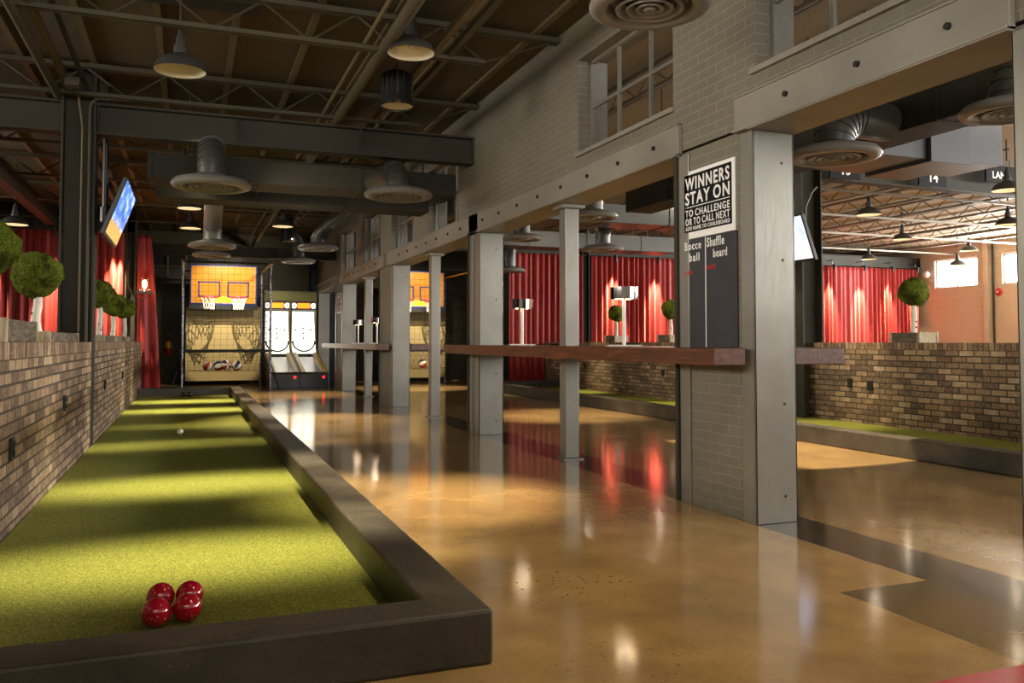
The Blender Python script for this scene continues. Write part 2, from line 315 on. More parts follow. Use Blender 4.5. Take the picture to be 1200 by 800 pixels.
def obj(name, bm, mat, parent=None, smooth=False, bevel=0, kind=None, label=None):
    bmesh.ops.recalc_face_normals(bm, faces=bm.faces[:])
    me = bpy.data.meshes.new(name); bm.to_mesh(me); bm.free(); me.materials.append(MAT[mat] if isinstance(mat, str) else mat)
    if smooth:
        me.shade_smooth()
        if hasattr(me, 'set_sharp_from_angle'): me.set_sharp_from_angle(angle=math.radians(40))
    o = bpy.data.objects.new(name, me); COL.objects.link(o)
    if bevel:
        b = o.modifiers.new('bevel', 'BEVEL'); b.width = bevel; b.segments = 2; b.limit_method = 'ANGLE'
    if parent: keep(o, parent) if parent.parent is None else setpar(o, parent)
    if kind: o['kind'] = kind
    if label: o['label'] = label
    return o
def setpar(o, p):
    """child of a part: both were built in world space"""
    o.parent = p; o.matrix_parent_inverse = Matrix()
    if p.type == 'MESH': pass
def thing(name, label, cat, loc=(0, 0, 0), rotz=0, group=None):
    o = bpy.data.objects.new(name, None); o.empty_display_size = .1; COL.objects.link(o); o.location = loc; o.rotation_euler = (0, 0, rotz)
    return tag(o, label, cat, group)
def tag(o, label, cat, group=None):
    o['label'] = label; o['category'] = cat
    if group: o['group'] = group
    return o
def struct(name, bm, mat, **k): return obj(name, bm, mat, kind='structure', **k)
def copy_tree(o, parent=None):
    c = o.copy(); COL.objects.link(c)
    if parent: c.parent = parent
    for ch in list(o.children): copy_tree(ch, c)
    return c
def text_mesh(txt, size, M4, depth=.003, sx=1, bold=0, align='LEFT', spacing=1, shear=0):
    cu = bpy.data.curves.new('t', 'FONT'); cu.body = txt; cu.size = size; cu.extrude = depth/2; cu.align_x = align; cu.offset = bold; cu.space_character = spacing; cu.space_word = .6; cu.shear = shear; cu.resolution_u = 4
    o = bpy.data.objects.new('t', cu); COL.objects.link(o); dg = bpy.context.evaluated_depsgraph_get(); dg.update()
    me = bpy.data.meshes.new_from_object(o.evaluated_get(dg)); bm = B(); bm.from_mesh(me); bpy.data.objects.remove(o); bpy.data.meshes.remove(me)
    S = Matrix.Diagonal((sx, 1, 1, 1)); bm.transform(M4 @ S); return bm
def join(a, b):
    me = bpy.data.meshes.new('tmp'); b.to_mesh(me); b.free(); a.from_mesh(me); bpy.data.meshes.remove(me); return a

# ------------------------------------------------------------------ the setting
YB, YF = -1.5, 23.5
CZ = 3.965
struct('floor', box(B(), -7, 21, YB, YF, -.2, 0), 'floor')
bm = box(B(), 1.4, 5.5, .6, 2.075, 0, .004); tag(obj('floor_mat', bm, 'red'), 'glossy red floor covering at the near edge of the concrete floor', 'mat')
struct('ceiling', box(B(), -7, 3.2, YB, YF, CZ, CZ+.15), 'deck')
struct('ceiling', box(B(), 3.55, 21, YB, YF, CZ, CZ+.15), 'deck_pale')
struct('wall_far', box(B(), -7, 21, YF, YF+.2, 0, CZ+.15), 'dark_wall')
struct('wall_left', box(B(), -7.2, -7, YB, YF+.2, 0, CZ+.15), 'dark_wall')
# right wall of tan block with two bright windows
wr = B(); X0, X1 = 20.7, 20.95
wy = ((18.73, 17.28), (16.51, 15.06), (14.3, 12.85))
box(wr, X0, X1, YB, 12.85, 0, CZ); box(wr, X0, X1, 18.73, YF, 0, CZ)
for a, b in ((17.28, 18.73), (15.06, 16.51), (12.85, 14.3)): box(wr, X0, X1, a, b, 0, 2.67); box(wr, X0, X1, a, b, 3.5, CZ)
for a, b in ((16.51, 17.28), (14.3, 15.06)): box(wr, X0, X1, a, b, 0, CZ)
struct('wall_right', wr, 'cmu')
k = 0
for a, b in ((17.28, 18.73), (15.06, 16.51), (12.85, 14.3)):
    k += 1
    wn = struct('window_%d' % (20+k), box(B(), X0+.12, X0+.15, a, b, 2.67, 3.5), 'daylight')
    f = B()
    for q in (a, (a+b)/2-.02, b-.04): box(f, X0+.08, X0+.12, q, q+.04, 2.67, 3.5)
    for q in (2.67, 3.46): box(f, X0+.08, X0+.12, a, b, q, q+.04)
    obj('frame', f, 'white_paint', wn)
bm = box(B(), 20.55, 20.7, 16.85, 16.98, 0, CZ); struct('trim_1', bm, 'cmu')
bm = B(); tube(bm, ((20.62, 16.72, 1), (20.62, 16.72, CZ)), .03, 8); tag(obj('conduit', bm, 'beam'), 'dark vertical conduit on the tan block wall under the fire alarm', 'pipe')

# the painted brick wall of piers, openings and clerestory windows
WX0, WX1 = 3.2, 3.478
PIERS = ((1.5, 2.463), (4.21, 5.02), (9.37, 9.72), (13.90, 14.88), (18.82, 19.80), (22.6, 23.5))
WINS = ((2.62, 4.18, 2.765, 3.60), (5.11, 6.67, 2.765, 3.60), (10.23, 11.72, 2.64, 3.55), (12.54, 14.06, 2.64, 3.55), (14.95, 16.37, 2.64, 3.55), (17.38, 19.08, 2.64, 3.55))
LZ0, LZ1 = 2.41, 2.625
wc = B()
for a, b in PIERS: box(wc, WX0, WX1, a, b, 0, LZ0)
ys = sorted({1.5, 23.5, *[q for wd in WINS for q in wd[:2]]})
for a, b in zip(ys, ys[1:]):
    wd = [x for x in WINS if x[0] <= a and b <= x[1]]
    if wd: box(wc, WX0, WX1, a, b, LZ0+.02, wd[0][2]); box(wc, WX0, WX1, a, b, wd[0][3], CZ)
    else: box(wc, WX0, WX1, a, b, LZ0+.02, CZ)
bmesh.ops.remove_doubles(wc, verts=wc.verts[:], dist=1e-4)
struct('wall_center', wc, 'painted_brick')
# steel lintels over each opening (channel face, soffit plate, bolts)
OPEN = ((2.463, 4.21), (5.02, 9.37), (9.72, 13.90), (14.88, 18.82), (19.80, 22.6))
for i, (a, b) in enumerate(OPEN):
    l = B(); e = .16 if i == 0 else .36
    a2, b2 = a-(.0 if i == 0 else e), b+e*.9
    if i == 1: a2 = a-.02
    box(l, WX0-.035, WX0, a2, b2, LZ0-.01, LZ1); box(l, WX0-.05, WX1+.03, a, b, LZ0-.02, LZ0); box(l, WX1, WX1+.035, a2, b2, LZ0-.01, LZ1)
    box(l, WX0-.055, WX0, a2, b2, LZ0-.012, LZ0+.005); box(l, WX0-.045, WX0, a2, b2, LZ1-.012, LZ1)
    lo = struct('lintel_beam', l, 'lintel', bevel=.003)
    y = a+.3
    bb = B()
    while y < b-.1:
        for xx in (WX0-.05,): tube(bb, ((xx, y, 2.515), (WX0-.03, y, 2.515)), .017, 8)
        y += .55
    obj('bolts', bb, 'bolt', lo)
# steel jamb channels at the ends of each pier
def jamb(yc, side):
    """channel closing a pier end at y=yc, facing side (-1 towards the camera)"""
    c = B(); t = .012; s = side
    y0, y1 = sorted((yc, yc+s*t)); box(c, WX0-.014, WX1+.014, y0, y1, 0, LZ0-.02)
    f0, f1 = sorted((yc+s*t, yc-s*.115)); box(c, WX0-.014, WX0, f0, f1, 0, LZ0-.02); box(c, WX1, WX1+.014, f0, f1, 0, LZ0-.02)
    o = struct('jamb_trim', c, 'steel', bevel=.004)
    bb = B()
    if s < 0:
        for z in (.16, .72, 1.6, 2.2):
            tube(bb, ((3.40, yc+s*.0119, z), (3.40, yc+s*.014, z)), .009, 8)
        obj('bolt_holes', bb, 'bolt', o)
for a, b in OPEN:
    jamb(b, -1); jamb(a, 1)
# dark steel angle strips beside piers on the aisle face
for y in (5.05, 9.74, 14.90):
    struct('trim_2', box(B(), WX0-.03, WX0-.012, y-.02, y+.015, 0, 2.62), 'beam')
# clerestory windows
for k, (a, b, z0, z1) in enumerate(WINS):
    f = B(); xx = WX0+.13
    box(f, xx-.02, xx+.02, a, a+.035, z0, z1); box(f, xx-.02, xx+.02, b-.035, b, z0, z1); box(f, xx-.02, xx+.02, a, b, z0, z0+.03); box(f, xx-.02, xx+.02, a, b, z1-.03, z1)
    wo = struct('window_%d' % (k+1), f, 'steel')
    m = B()
    for q in (1, 2): yy = a+(b-a)*q/3; box(m, xx-.014, xx+.014, yy-.014, yy+.014, z0+.03, z1-.03)
    zz = (z0+z1)/2; box(m, xx-.013, xx+.013, a+.035, b-.035, zz-.014, zz+.014)
    obj('muntin', m, 'steel', wo)
    bl = B(); box(bl, xx+.03, WX1+.004, b-.012, b-.001, z0, z1); obj('block_reveal', bl, 'grey_block', wo)
    obj('pane', box(B(), xx-.003, xx+.003, a+.02, b-.02, z0+.02, z1-.02), 'glass', wo)
    s = box(B(), WX0-.03, WX1+.03, a-.03, b+.03, z0-.035, z0); obj('sill', s, 'lintel', wo)
# square steel posts in the openings
def post(y, lab):
    t = thing('steel_post', lab, 'post', (3.36, y, 0))
    obj('shaft', box(B(), 3.285, 3.425, y-.07, y+.07, .012, LZ0-.055), 'steel', t, bevel=.006)
    obj('cap_plate', box(B(), 3.24, 3.47, y-.115, y+.115, LZ0-.055, LZ0-.02), 'steel', t, bevel=.003)
    obj('base_plate', box(B(), 3.255, 3.455, y-.1, y+.1, 0, .012), 'steel', t)
    return t
post(7.21, 'square grey steel post in the widest opening, between the two mirrored bar lamps')
post(11.88, 'square grey steel post in the middle opening, where the yellow backboard shows behind')
post(16.75, 'square grey steel post in the farthest opening beside two glowing lamps')

# brick walls beside the courts
struct('wall_court_left', box(B(), -1.30, -.93, 1.0, 19.2, 0, 1.095), 'brick')
struct('wall_court_right', box(B(), 8.25, 8.62, 1.5, 19.2, 0, 1.085), 'brick')
# I columns (web + flanges) and crossbeams
def icol(x, y, z0, z1, name='steel_column', wx=.32, wy=.3):
    b = B(); t = .022
    box(b, x-wx/2, x-wx/2+t, y-wy/2, y+wy/2, z0, z1); box(b, x+wx/2-t, x+wx/2, y-wy/2, y+wy/2, z0, z1); box(b, x-wx/2, x+wx/2, y-.012, y+.012, z0, z1)
    return struct(name, b, 'beam', bevel=.003)
def ibeam_x(x0, x1, y, z0, z1, wd=.2, name='steel_beam'):
    b = B(); t = .022
    box(b, x0, x1, y-wd/2, y+wd/2, z0, z0+t); box(b, x0, x1, y-wd/2, y+wd/2, z1-t, z1); box(b, x0, x1, y-.012, y+.012, z0, z1)
    for xx in [x0+.01+(x1-x0-.02)*q/3 for q in range(4)]: box(b, xx-.006, xx+.006, y-wd*.42, y+wd*.42, z0, z1)
    return struct(name, b, 'beam')
icol(-1.085, 9.67, 0, CZ)
icol(-1.17, 19.32, 0, CZ, wx=.2)
icol(8.225, 9.67, 0, CZ, wx=.36); icol(9.4, 19.32, 0, CZ, wx=.2)
ibeam_x(-.925, 3.2, 9.67, 3.25, 3.575); ibeam_x(-7, -1.245, 9.67, 3.25, 3.575)
ibeam_x(-7, -1.07, 19.32, 3.37, 3.75); ibeam_x(-1.07, 3.2, 19.9, 3.0, 3.25, .16)
ibeam_x(3.55, 20.7, 19.32, 3.30, 3.62)
ibeam_x(8.4, 20.7, 9.67, 3.44, 3.82)
struct('beam', box(B(), -2.72, -2.55, 9.8, 19.2, 3.45, 3.75), 'beam')
# ceiling purlins (bulb tees) of the left room, running away from the camera
for x in (-2.9, -2.25, -1.6, -.95, -.3, .35, 1.0, 1.65, 2.3, 2.95):
    struct('purlin_beam', box(B(), x-.03, x+.03, YB, 23.4, CZ-.035, CZ), 'tee')
struct('trim_3', box(B(), -.6, .52, 6.2, 7.45, CZ-.06, CZ-.001), 'diff_dark')
# far dark end of the pillar wall, high transom in the far wall
struct('pillar', box(B(), 3.05, 3.65, 22.95, 23.5, 0, CZ), 'navy')
wf = B()
for x in (-1.0, -.55, -.1, .45, .9, 1.35): box(wf, x-.025, x+.025, 23.38, 23.44, 2.75, 3.35)
box(wf, -1.0, 1.35, 23.38, 23.44, 2.72, 2.77); box(wf, -1.0, 1.35, 23.38, 23.44, 3.33, 3.37); box(wf, -1.0, 1.35, 23.38, 23.44, 3.03, 3.06)
wo = struct('window_30', wf, 'tee'); obj('pane', box(B(), -1.0, 1.35, 23.46, 23.47, 2.75, 3.35), 'black', wo)

# ------------------------------------------------------------------ bocce courts
def court(x_wall, x_out, lab, y0=2.735, y1=18.05):
    """long sunken turf lane with a low dark concrete kerb on three sides"""
    s = 1 if x_out > x_wall else -1; xi = x_out - s*.205
    t = thing('bocce_court', lab, 'bocce court', ((x_wall+x_out)/2, (y0+y1)/2, 0))
    a, b = sorted((x_wall, xi)); k = B(); h = .185
    # one continuous kerb: U-shaped prism
    o_ = [(x_wall, y0), (x_out, y0), (x_out, y1), (x_wall, y1), (x_wall, y1-.2), (xi, y1-.2), (xi, y0+.205), (x_wall, y0+.205)]
    lo = [k.verts.new((x, y, 0)) for x, y in o_]; hi = [k.verts.new((x, y, h)) for x, y in o_]
    for i in range(8): j = (i+1) % 8; k.faces.new((lo[i], lo[j], hi[j], hi[i]))
    for q in ((0, 1, 6, 7), (1, 2, 5, 6), (2, 3, 4, 5)): k.faces.new([hi[i] for i in q]); k.faces.new([lo[i] for i in q][::-1])
    obj('kerb', k, 'kerb', t, bevel=.012)
    obj('turf', box(B(), a, b, y0+.205, y1-.2, 0, .03), 'turf', t)
court(-.922, .985, 'near bocce court: green turf lane with dark concrete kerb beside the left brick wall')
court(8.242, 6.30, 'far bocce court: narrow strip of turf behind a low kerb, beyond the pillars', .5, 18.3)

def bowl(loc, mat, lab, r=.0535, group=None):
    o = obj('bocce_ball', ball(B(), (0, 0, 0), r, 4), mat, smooth=True); o.location = (loc[0], loc[1], .03+r); tag(o, lab, 'ball', group); o.rotation_euler = (loc[0]*9, loc[1]*7, 1); return o
G = 'red bocce balls on the near turf'
bowl((-.102, 3.455), 'bowl_red', 'red speckled bocce ball nearest the camera on the left of the four', group=G)
bowl((.006, 3.475), 'bowl_red', 'red speckled bocce ball in front on the right of the four', group=G)
bowl((-.092, 3.665), 'bowl_red', 'red bocce ball at the back left of the four, half hidden', group=G)
bowl((.016, 3.655), 'bowl_red', 'red bocce ball at the back right of the four, half hidden', group=G)
bowl((-.085, 10.42), 'bowl_white', 'small ivory target ball alone on the turf lane', .035)
bowl((-.089, 17.43), 'bowl_green', 'dark green bocce ball nearer the left wall, far end of near court', group='green bocce balls')
bowl((.018, 17.38), 'bowl_green', 'dark green bocce ball nearer the aisle, far end of near court', group='green bocce balls')
bowl((7.384, 17.9), 'bowl_green', 'dark bocce ball ending the court beyond the pillars, nearer the kerb', group='green bocce balls')
bowl((7.50, 17.9), 'bowl_green', 'dark bocce ball ending the court beyond the pillars, nearer the brick', group='green bocce balls')

# wall sockets on brick
def socket(x, y, z, s, lab):
    t = thing('wall_socket', lab, 'socket', (x, y, z)); a, b = sorted((x, x+s*.02))
    obj('plate', box(B(), a, b, y-.045, y+.045, z-.06, z+.06), 'black', t, bevel=.004)
    a, b = sorted((x+s*.02, x+s*.026)); q = B(); box(q, a, b, y-.018, y+.018, z+.01, z+.04); box(q, a, b, y-.018, y+.018, z-.04, z-.01); obj('outlet_face', q, 'beam', t)
socket(-.93, 5.42, .50, 1, 'black wall socket on the left brick wall at the picture edge')
socket(-.93, 7.55, .61, 1, 'black wall socket on the left brick wall before the column')
socket(-.93, 11.0, .59, 1, 'black wall socket on the left brick wall just past the column')
socket(-.93, 13.8, .60, 1, 'black wall socket on the left brick wall, the farthest one')
socket(8.25, 8.85, .55, -1, 'small black socket on the right brick wall, nearer the column')
socket(8.25, 8.5, .53, -1, 'larger black socket on the right brick wall, farther from the column')
socket(8.25, 16.9, .56, -1, 'black socket on the far brick wall seen under the bar, just beside the steel post')
socket(8.25, 13.6, .52, -1, 'black socket on the far brick wall seen under the bar, nearer the brick pier')

# ------------------------------------------------------------------ wooden drink rails through the openings
def drink_rail(y0, y1, gaps, lab, block):
    t = thing('drink_rail', lab, 'bar', (3.4, (y0+y1)/2, .95)); z0, z1 = .957, 1.06
    s = B(); box(s, 2.92, WX0-.055, y0+block, y1, z0, z1); box(s, WX1+.04, 3.90, y0+block, y1, z0, z1)
    cur = [g for g in gaps]; yy = None
    for a, b in gaps: box(s, WX0-.055, WX1+.04, a, b, z0, z1)
    obj('slab', s, 'walnut', t, bevel=.004)
    obj('end_block', box(B(), 2.92, WX0-.055, y0, y0+block-.002, z0, z1), 'walnut', t, bevel=.004); obj('end_block', box(B(), WX1+.04, 3.90, y0, y0+block-.002, z0, z1), 'walnut', t, bevel=.004)
    return t
drink_rail(4.235, 9.90, ((5.06, 7.10), (7.32, 9.33)), 'long dark walnut drink rail running from the chalkboard pier to the second pier', .36)
drink_rail(13.93, 20.1, ((14.93, 16.63), (16.87, 18.76)), 'shorter walnut drink rail in the farthest opening, pale end by the arcade lanes', .9)

def bar_lamp(lab):
    t = thing('bar_lamp', lab, 'lamp', (0, 0, 0), group='mirrored lamps on the drink rails')
    obj('base_plate', box(B(), -.14, .14, -.07, .07, 0, .012), 'white_paint', t, bevel=.003)
    obj('pole', cyl(B(), (0, 0, 0), .015, .012, .40, 16), 'white_paint', t, True)
    s = lathe(B(), ((.108, .395), (.115, .395), (.115, .495), (.108, .495), (.108, .395)), seg=20)
    obj('mirror_drum', s, 'chrome', t)
    c = B(); tube(c, ((-.11, 0, .45), (.11, 0, .45)), .006, 6); tube(c, ((0, -.11, .45), (0, .11, .45)), .006, 6); tube(c, ((0, 0, .39), (0, 0, .48)), .012, 8)
    obj('crossbar', c, 'black', t)
    for x, y in ((-.055, -.012), (.055, .012)):
        b = obj('bulb', ball(B(), (x, y, .415), .022, 2), 'bulb', t, True)
        obj('socket', lathe(B(), ((0, 0), (.012, 0), (.012, .03), (0, .03)), (x, y, .432), 12), 'black', b)
    return t
bl = bar_lamp('mirrored drum lamp on white pole on the drink rail, left of the middle post')
pos_l = ((3.36, 8.42, 'mirrored drum lamp on the drink rail, between the second pier and the square post'),
         (3.40, 6.22, 'mirrored drum lamp on the drink rail, between the square post and the chalkboard pier'),
         (3.36, 17.85, 'small mirrored lamp on the far drink rail, on the arcade side of the far post'),
         (3.36, 15.95, 'small mirrored lamp on the far drink rail, on the near side of the far post'))
for i, (x, y, lab) in enumerate(pos_l):
    o = bl if i == 0 else copy_tree(bl); o.location = (x, y, 1.06); o.rotation_euler = (0, 0, -.35); o['label'] = lab
    point((x, y, 1.06+.37), 2.6, WARM2, .02, o)
t = thing('menu_holder', 'clear upright menu holder standing on the drink rail beside the chalkboard pier', 'menu holder', (3.40, 5.28, 1.06))
obj('clear_panel', box(B(), 3.34, 3.46, 5.27, 5.274, 1.064, 1.20), 'glass', t); obj('clear_panel', box(B(), 3.34, 3.46, 5.30, 5.304, 1.064, 1.20), 'glass', t)
f = B(); box(f, 3.333, 3.342, 5.262, 5.31, 1.06, 1.205); box(f, 3.458, 3.467, 5.262, 5.31, 1.06, 1.205); box(f, 3.333, 3.467, 5.255, 5.32, 1.06, 1.065); obj('holder_frame', f, 'white_paint', t)
o = obj('small_tray', lathe(B(), ((0, 0), (.05, 0), (.06, .018), (.055, .018), (.047, .004), (0, .004)), (3.62, 8.15, 1.06), 20), 'chrome', smooth=True); tag(o, 'small shiny metal tray on the drink rail beside the left bar lamp', 'tray')

# ------------------------------------------------------------------ chalkboard and sign on the near pier; a second sign far away
TXT = Matrix(((0, 0, -1, 0), (-1, 0, 0, 0), (0, 1, 0, 0), (0, 0, 0, 1)))     # text faces -X, reads towards -Y
def tm(x, y, z): m = TXT.copy(); m.translation = (x, y, z); return m
def fit(txt, x, yl, yr, z0, h, mat, parent, name='lettering', bold=.0):
    """one line of text filling the width yl -> yr (towards the camera), cap height h"""
    size = h/.70
    b = text_mesh(txt, size, Matrix(), .003, 1, bold*size, spacing=1.22); xs = [v.co.x for v in b.verts]; sx = (yl-yr)/(max(xs)-min(xs))
    x_0 = min(xs); b.transform(Matrix.Translation((-x_0, 0, 0))); b.transform(Matrix.Diagonal((sx, 1, 1, 1))); b.transform(tm(x, yl, z0)); return obj(name, b, mat, parent)
def winners_sign(yl, yr, z0, z1, lab, x=WX0):
    t = thing('wall_sign', lab, 'sign', (x, (yl+yr)/2, z0))
    wd, h = yl-yr, z1-z0
    obj('board', box(B(), x-.012, x, yr, yl, z0, z1), 'sign_white', t, bevel=.002)
    obj('black_field', box(B(), x-.014, x-.012, yr+.03*wd/.61, yl-.035*wd/.61, z0+.045*h/.46, z1-.025*h/.46), 'sign_black', t)
    a, b = yl-.05*wd/.61, yr+.05*wd/.61; u = h/.46; xx = x-.0145
    fit('WINNERS', xx, a, b, z0+.333*u, .082*u, 'sign_white', t, bold=.022)
    fit('STAY ON', xx, a, b, z0+.233*u, .082*u, 'sign_white', t, bold=.022)
    obj('rule_line', box(B(), xx-.001, xx+.001, b, a, z0+.212*u, z0+.217*u), 'sign_white', t)
    fit('TO CHALLENGE', xx, a, b, z0+.150*u, .046*u, 'sign_white', t, bold=.014)
    fit('OR TO CALL NEXT', xx, a, b, z0+.093*u, .046*u, 'sign_white', t, bold=.014)
    fit('ADD NAME TO CHALKBOARD', xx, a, b, z0+.057*u, .026*u, 'sign_white', t, bold=.01)
    return t
winners_sign(4.99, 4.385, 1.80, 2.265, 'black and white WINNERS STAY ON sign above the chalkboard on the near brick pier')
winners_sign(19.62, 19.0, 1.74, 2.20, 'distant black and white sign on the farthest pier, seen edge-on above the far rail')
t = thing('chalkboard', 'tall dark chalkboard with handwritten columns on the near brick pier', 'chalkboard', (3.2, 4.68, 1.06))
obj('slate', box(B(), 3.188, 3.2, 4.37, 4.985, 1.062, 1.795), 'slate', t)
obj('dividing_line', box(B(), 3.1865, 3.188, 4.705, 4.713, 1.062, 1.795), 'sign_white', t)
def chalk(txt, yl, yr, z, h, mat, sh=.15): return fit(txt, 3.187, yl, yr, z, h, mat, t, 'handwriting', .012)
chalk('Bocce', 4.955, 4.76, 1.725, .055, 'sign_white'); chalk('ball', 4.90, 4.78, 1.645, .055, 'sign_white')
chalk('Shuffle', 4.69, 4.50, 1.725, .06, 'sign_white'); chalk('board', 4.62, 4.47, 1.65, .055, 'sign_white')
chalk('NAME:', 4.965, 4.86, 1.555, .028, 'chalk_red'); chalk('NAME:', 4.695, 4.59, 1.575, .028, 'chalk_red')

# ------------------------------------------------------------------ roof joists
def joist(p0, p1, zt, zb, step, lab, mat='joist', cut=None):
    """open-web joist between two points: double-angle chords and zig-zag rods"""
    p0 = Vector((p0[0], p0[1], 0)); p1 = Vector((p1[0], p1[1], 0)); d = (p1-p0); L = d.length; d.normalize(); s = Vector((-d.y, d.x, 0))
    t = thing('roof_joist', lab, 'joist', ((p0+p1)/2 + Vector((0, 0, zb))))
    def bar(a, b, z, off, wd, th):
        bm = B()
        for g in off:
            c = [p0+d*a+s*(g-wd/2), p0+d*b+s*(g-wd/2), p0+d*b+s*(g+wd/2), p0+d*a+s*(g+wd/2)]
            quad_thick(bm, [x+Vector((0, 0, z)) for x in c], (0, 0, 1), th)
        return bm
    obj('top_chord', bar(0, L, zt, (-.03, .03), .045, .045), mat, t)
    c0, c1 = cut or (0, L)
    obj('bottom_chord', bar(c0, c1, zb+.035, (-.025, .025), .035, .035), mat, t)
    wb = B(); n = max(2, int((c1-c0)/step)); st = (c1-c0)/n; pts = []
    for i in range(n+1): 
        pts.append(p0+d*(c0+i*st)+Vector((0, 0, zb+.02)))
        if i < n: pts.append(p0+d*(c0+(i+.5)*st)+Vector((0, 0, zt-.03)))
    for a, b in zip(pts, pts[1:]): tube(wb, (a, b), .011, 5, False)
    if cut:
        e = p0+d*c1; tube(wb, (e+Vector((0, 0, zb+.02)), p0+d*(L-.05)+Vector((0, 0, zt-.03))), .011, 5, False)
    obj('web', wb, mat, t)
    return t
for y, lab in ((7.08, 'open-web roof joist crossing above the two nearest hanging lamps'), (9.44, 'open-web roof joist just above the front of the big dark crossbeam'),
               (11.9, 'open-web roof joist just behind the big dark crossbeam'), (14.3, 'open-web roof joist behind the rectangular ducts, second beyond the crossbeam'),
               (16.7, 'open-web roof joist third beyond the crossbeam in the left room'), (19.1, 'open-web roof joist farthest back, near the arcade end')):
    joist((-6.9, y), (3.19, y), 3.925, 3.60, .72, lab, cut=(.1, 9.35))
for i, x in enumerate((4.4, 5.7, 7.0, 8.3, 9.7, 11.0, 12.3, 13.6, 14.9, 16.2, 17.5, 18.8)):
    w_ = ('first', 'second', 'third', 'fourth', 'fifth', 'sixth', 'seventh', 'eighth', 'ninth', 'tenth', 'eleventh', 'twelfth')[i]
    joist((x, 2.0 if i < 4 else 9.7), (x, 19.25), 3.925, 3.66, .62, 'open-web roof joist running lengthwise in the far room, %s from the pillar wall' % w_, 'joist_pale')
for i, (y, w_) in enumerate(((11.0, 'nearest the camera'), (13.2, 'second from the camera'), (15.4, 'second from the curtains'), (17.95, 'nearest the curtains'))):
    b = B(); box(b, 8.5, 20.7, y-.02, y+.02, 3.60, 3.64); tag(obj('bridging_bar', b, 'joist_pale'), 'pale steel bar laid across under the joists of the far room, %s' % w_, 'bar')

# ------------------------------------------------------------------ pipes and struts under the left ceiling
def pipe(x, y0, y1, z, r, lab, mat='joist', x1=None):
    b = tube(B(), ((x, y0, z), (x if x1 is None else x1, y1, z)), r, 10); return tag(obj('ceiling_pipe', b, mat, smooth=True), lab, 'pipe')
pipe(-1.28, 2, 23, 3.60, .038, 'thick round pipe under the ceiling, leftmost of the three left of the dark column', 'joist')
pipe(1.53, 2, 23, 3.62, .055, 'thickest round pipe running lengthwise between the hanging lamps and the black high-bay lamp')
pipe(1.36, 2, 23, 3.64, .018, 'thin conduit running beside the thickest ceiling pipe', 'tee')
pipe(-1.0, 2, 9.5, 3.66, .022, 'thin dark pipe under the ceiling ending above the dark column', 'beam')
def strut(x, lab, y0=2, y1=17.4, mat='tee'):
    b = B(); box(b, x-.025, x+.025, y0, y1, 3.62, 3.64); box(b, x-.025, x-.02, y0, y1, 3.64, 3.68); box(b, x+.02, x+.025, y0, y1, 3.64, 3.68); return tag(obj('strut_channel', b, mat), lab, 'channel')
strut(-1.16, 'tan metal strut channel between the two pipes at the upper left'); strut(1.97, 'tan metal strut channel behind the black high-bay lamp')
strut(2.12, 'narrow dark strut channel nearest the brick wall under the ceiling', 4.3, mat='joist')
b = tube(B(), ((-.98, 9.5, 0+1.1), (-.98, 9.5, 3.5), (-.96, 9.5, 3.56), (-.9, 9.5, 3.6), (-.3, 9.5, 3.62)), .014, 8); tag(obj('conduit', b, 'joist', smooth=True), 'thin bent conduit rising up the face of the left dark column', 'pipe')
b = tube(B(), ((-1.05, 9.52, 1.2), (-1.05, 9.52, 3.3), (-1.09, 9.52, 3.6)), .012, 8); tag(obj('conduit', b, 'tee', smooth=True), 'thin flexible cable running down the middle of the left dark column', 'cable')
t = thing('junction_box', 'small junction box with coiled cable above the left dark column', 'junction box', (-1.1, 9.0, 3.6))
obj('housing', box(B(), -1.15, -1.02, 8.93, 9.07, 3.56, 3.64), 'joist', t, bevel=.006)
b = B(); tube(b, [(-1.0+.06*math.cos(a/8*2*PI), 9.0, 3.68+.05*math.sin(a/8*2*PI)) for a in range(17)], .008, 6); obj('cable', b, 'black', t, True)

# ------------------------------------------------------------------ ducts and round diffusers
def duct(lab, name, pieces, mat='duct_dark'):
    t = thing(name, lab, 'duct', (pieces[0][0], pieces[0][2], pieces[0][4]))
    b = B()
    for p in pieces: box(b, *p)
    obj('body', b, mat, t, bevel=.004)
    x0, x1, y0, y1, z0, z1 = pieces[0]; g = .012; lx = x1-x0 > y1-y0; q = (x0 if lx else y0)+.02
    while q < (x1 if lx else y1)-.05:
        obj('seam_flange', box(B(), q, q+.02, y0-g, y1+g, z0-g, z1+g) if lx else box(B(), x0-g, x1+g, q, q+.02, z0-g, z1+g), mat, t); q += 1.2
    for p in pieces[:1]:
        for q in (.12, .88):
            for e in (0, 1):
                xx, yy = (p[0]+(p[1]-p[0])*q, (p[2]+.01, p[3]-.01)[e]) if lx else ((p[0]+.01, p[1]-.01)[e], p[2]+(p[3]-p[2])*q)
                obj('hanger_rod', box(B(), xx-.006, xx+.006, yy-.006, yy+.006, p[5], CZ), 'joist', t)
    return t
duct('dark rectangular duct crossing the left room just behind the big crossbeam', 'air_duct', ((-.47, 3.19, 10.3, 10.9, 2.975, 3.25),))
duct('dark rectangular duct crossing the left room, the second behind the crossbeam', 'air_duct', ((-.42, 3.19, 11.6, 12.1, 2.96, 3.17),))
duct('long dark duct in the far room with a pale underside, above the near opening', 'air_duct', ((4.95, 5.31, 2.0, 9.0, 2.675, 3.2),))
duct('grey rectangular duct crossing the far room beyond the second pier', 'air_duct', ((3.56, 8.6, 11.6, 12.2, 2.96, 3.25),), 'duct')
duct('grey rectangular duct crossing the far room, lower one nearer the curtains', 'air_duct', ((3.56, 9.2, 14.6, 15.2, 2.9, 3.2),), 'duct')
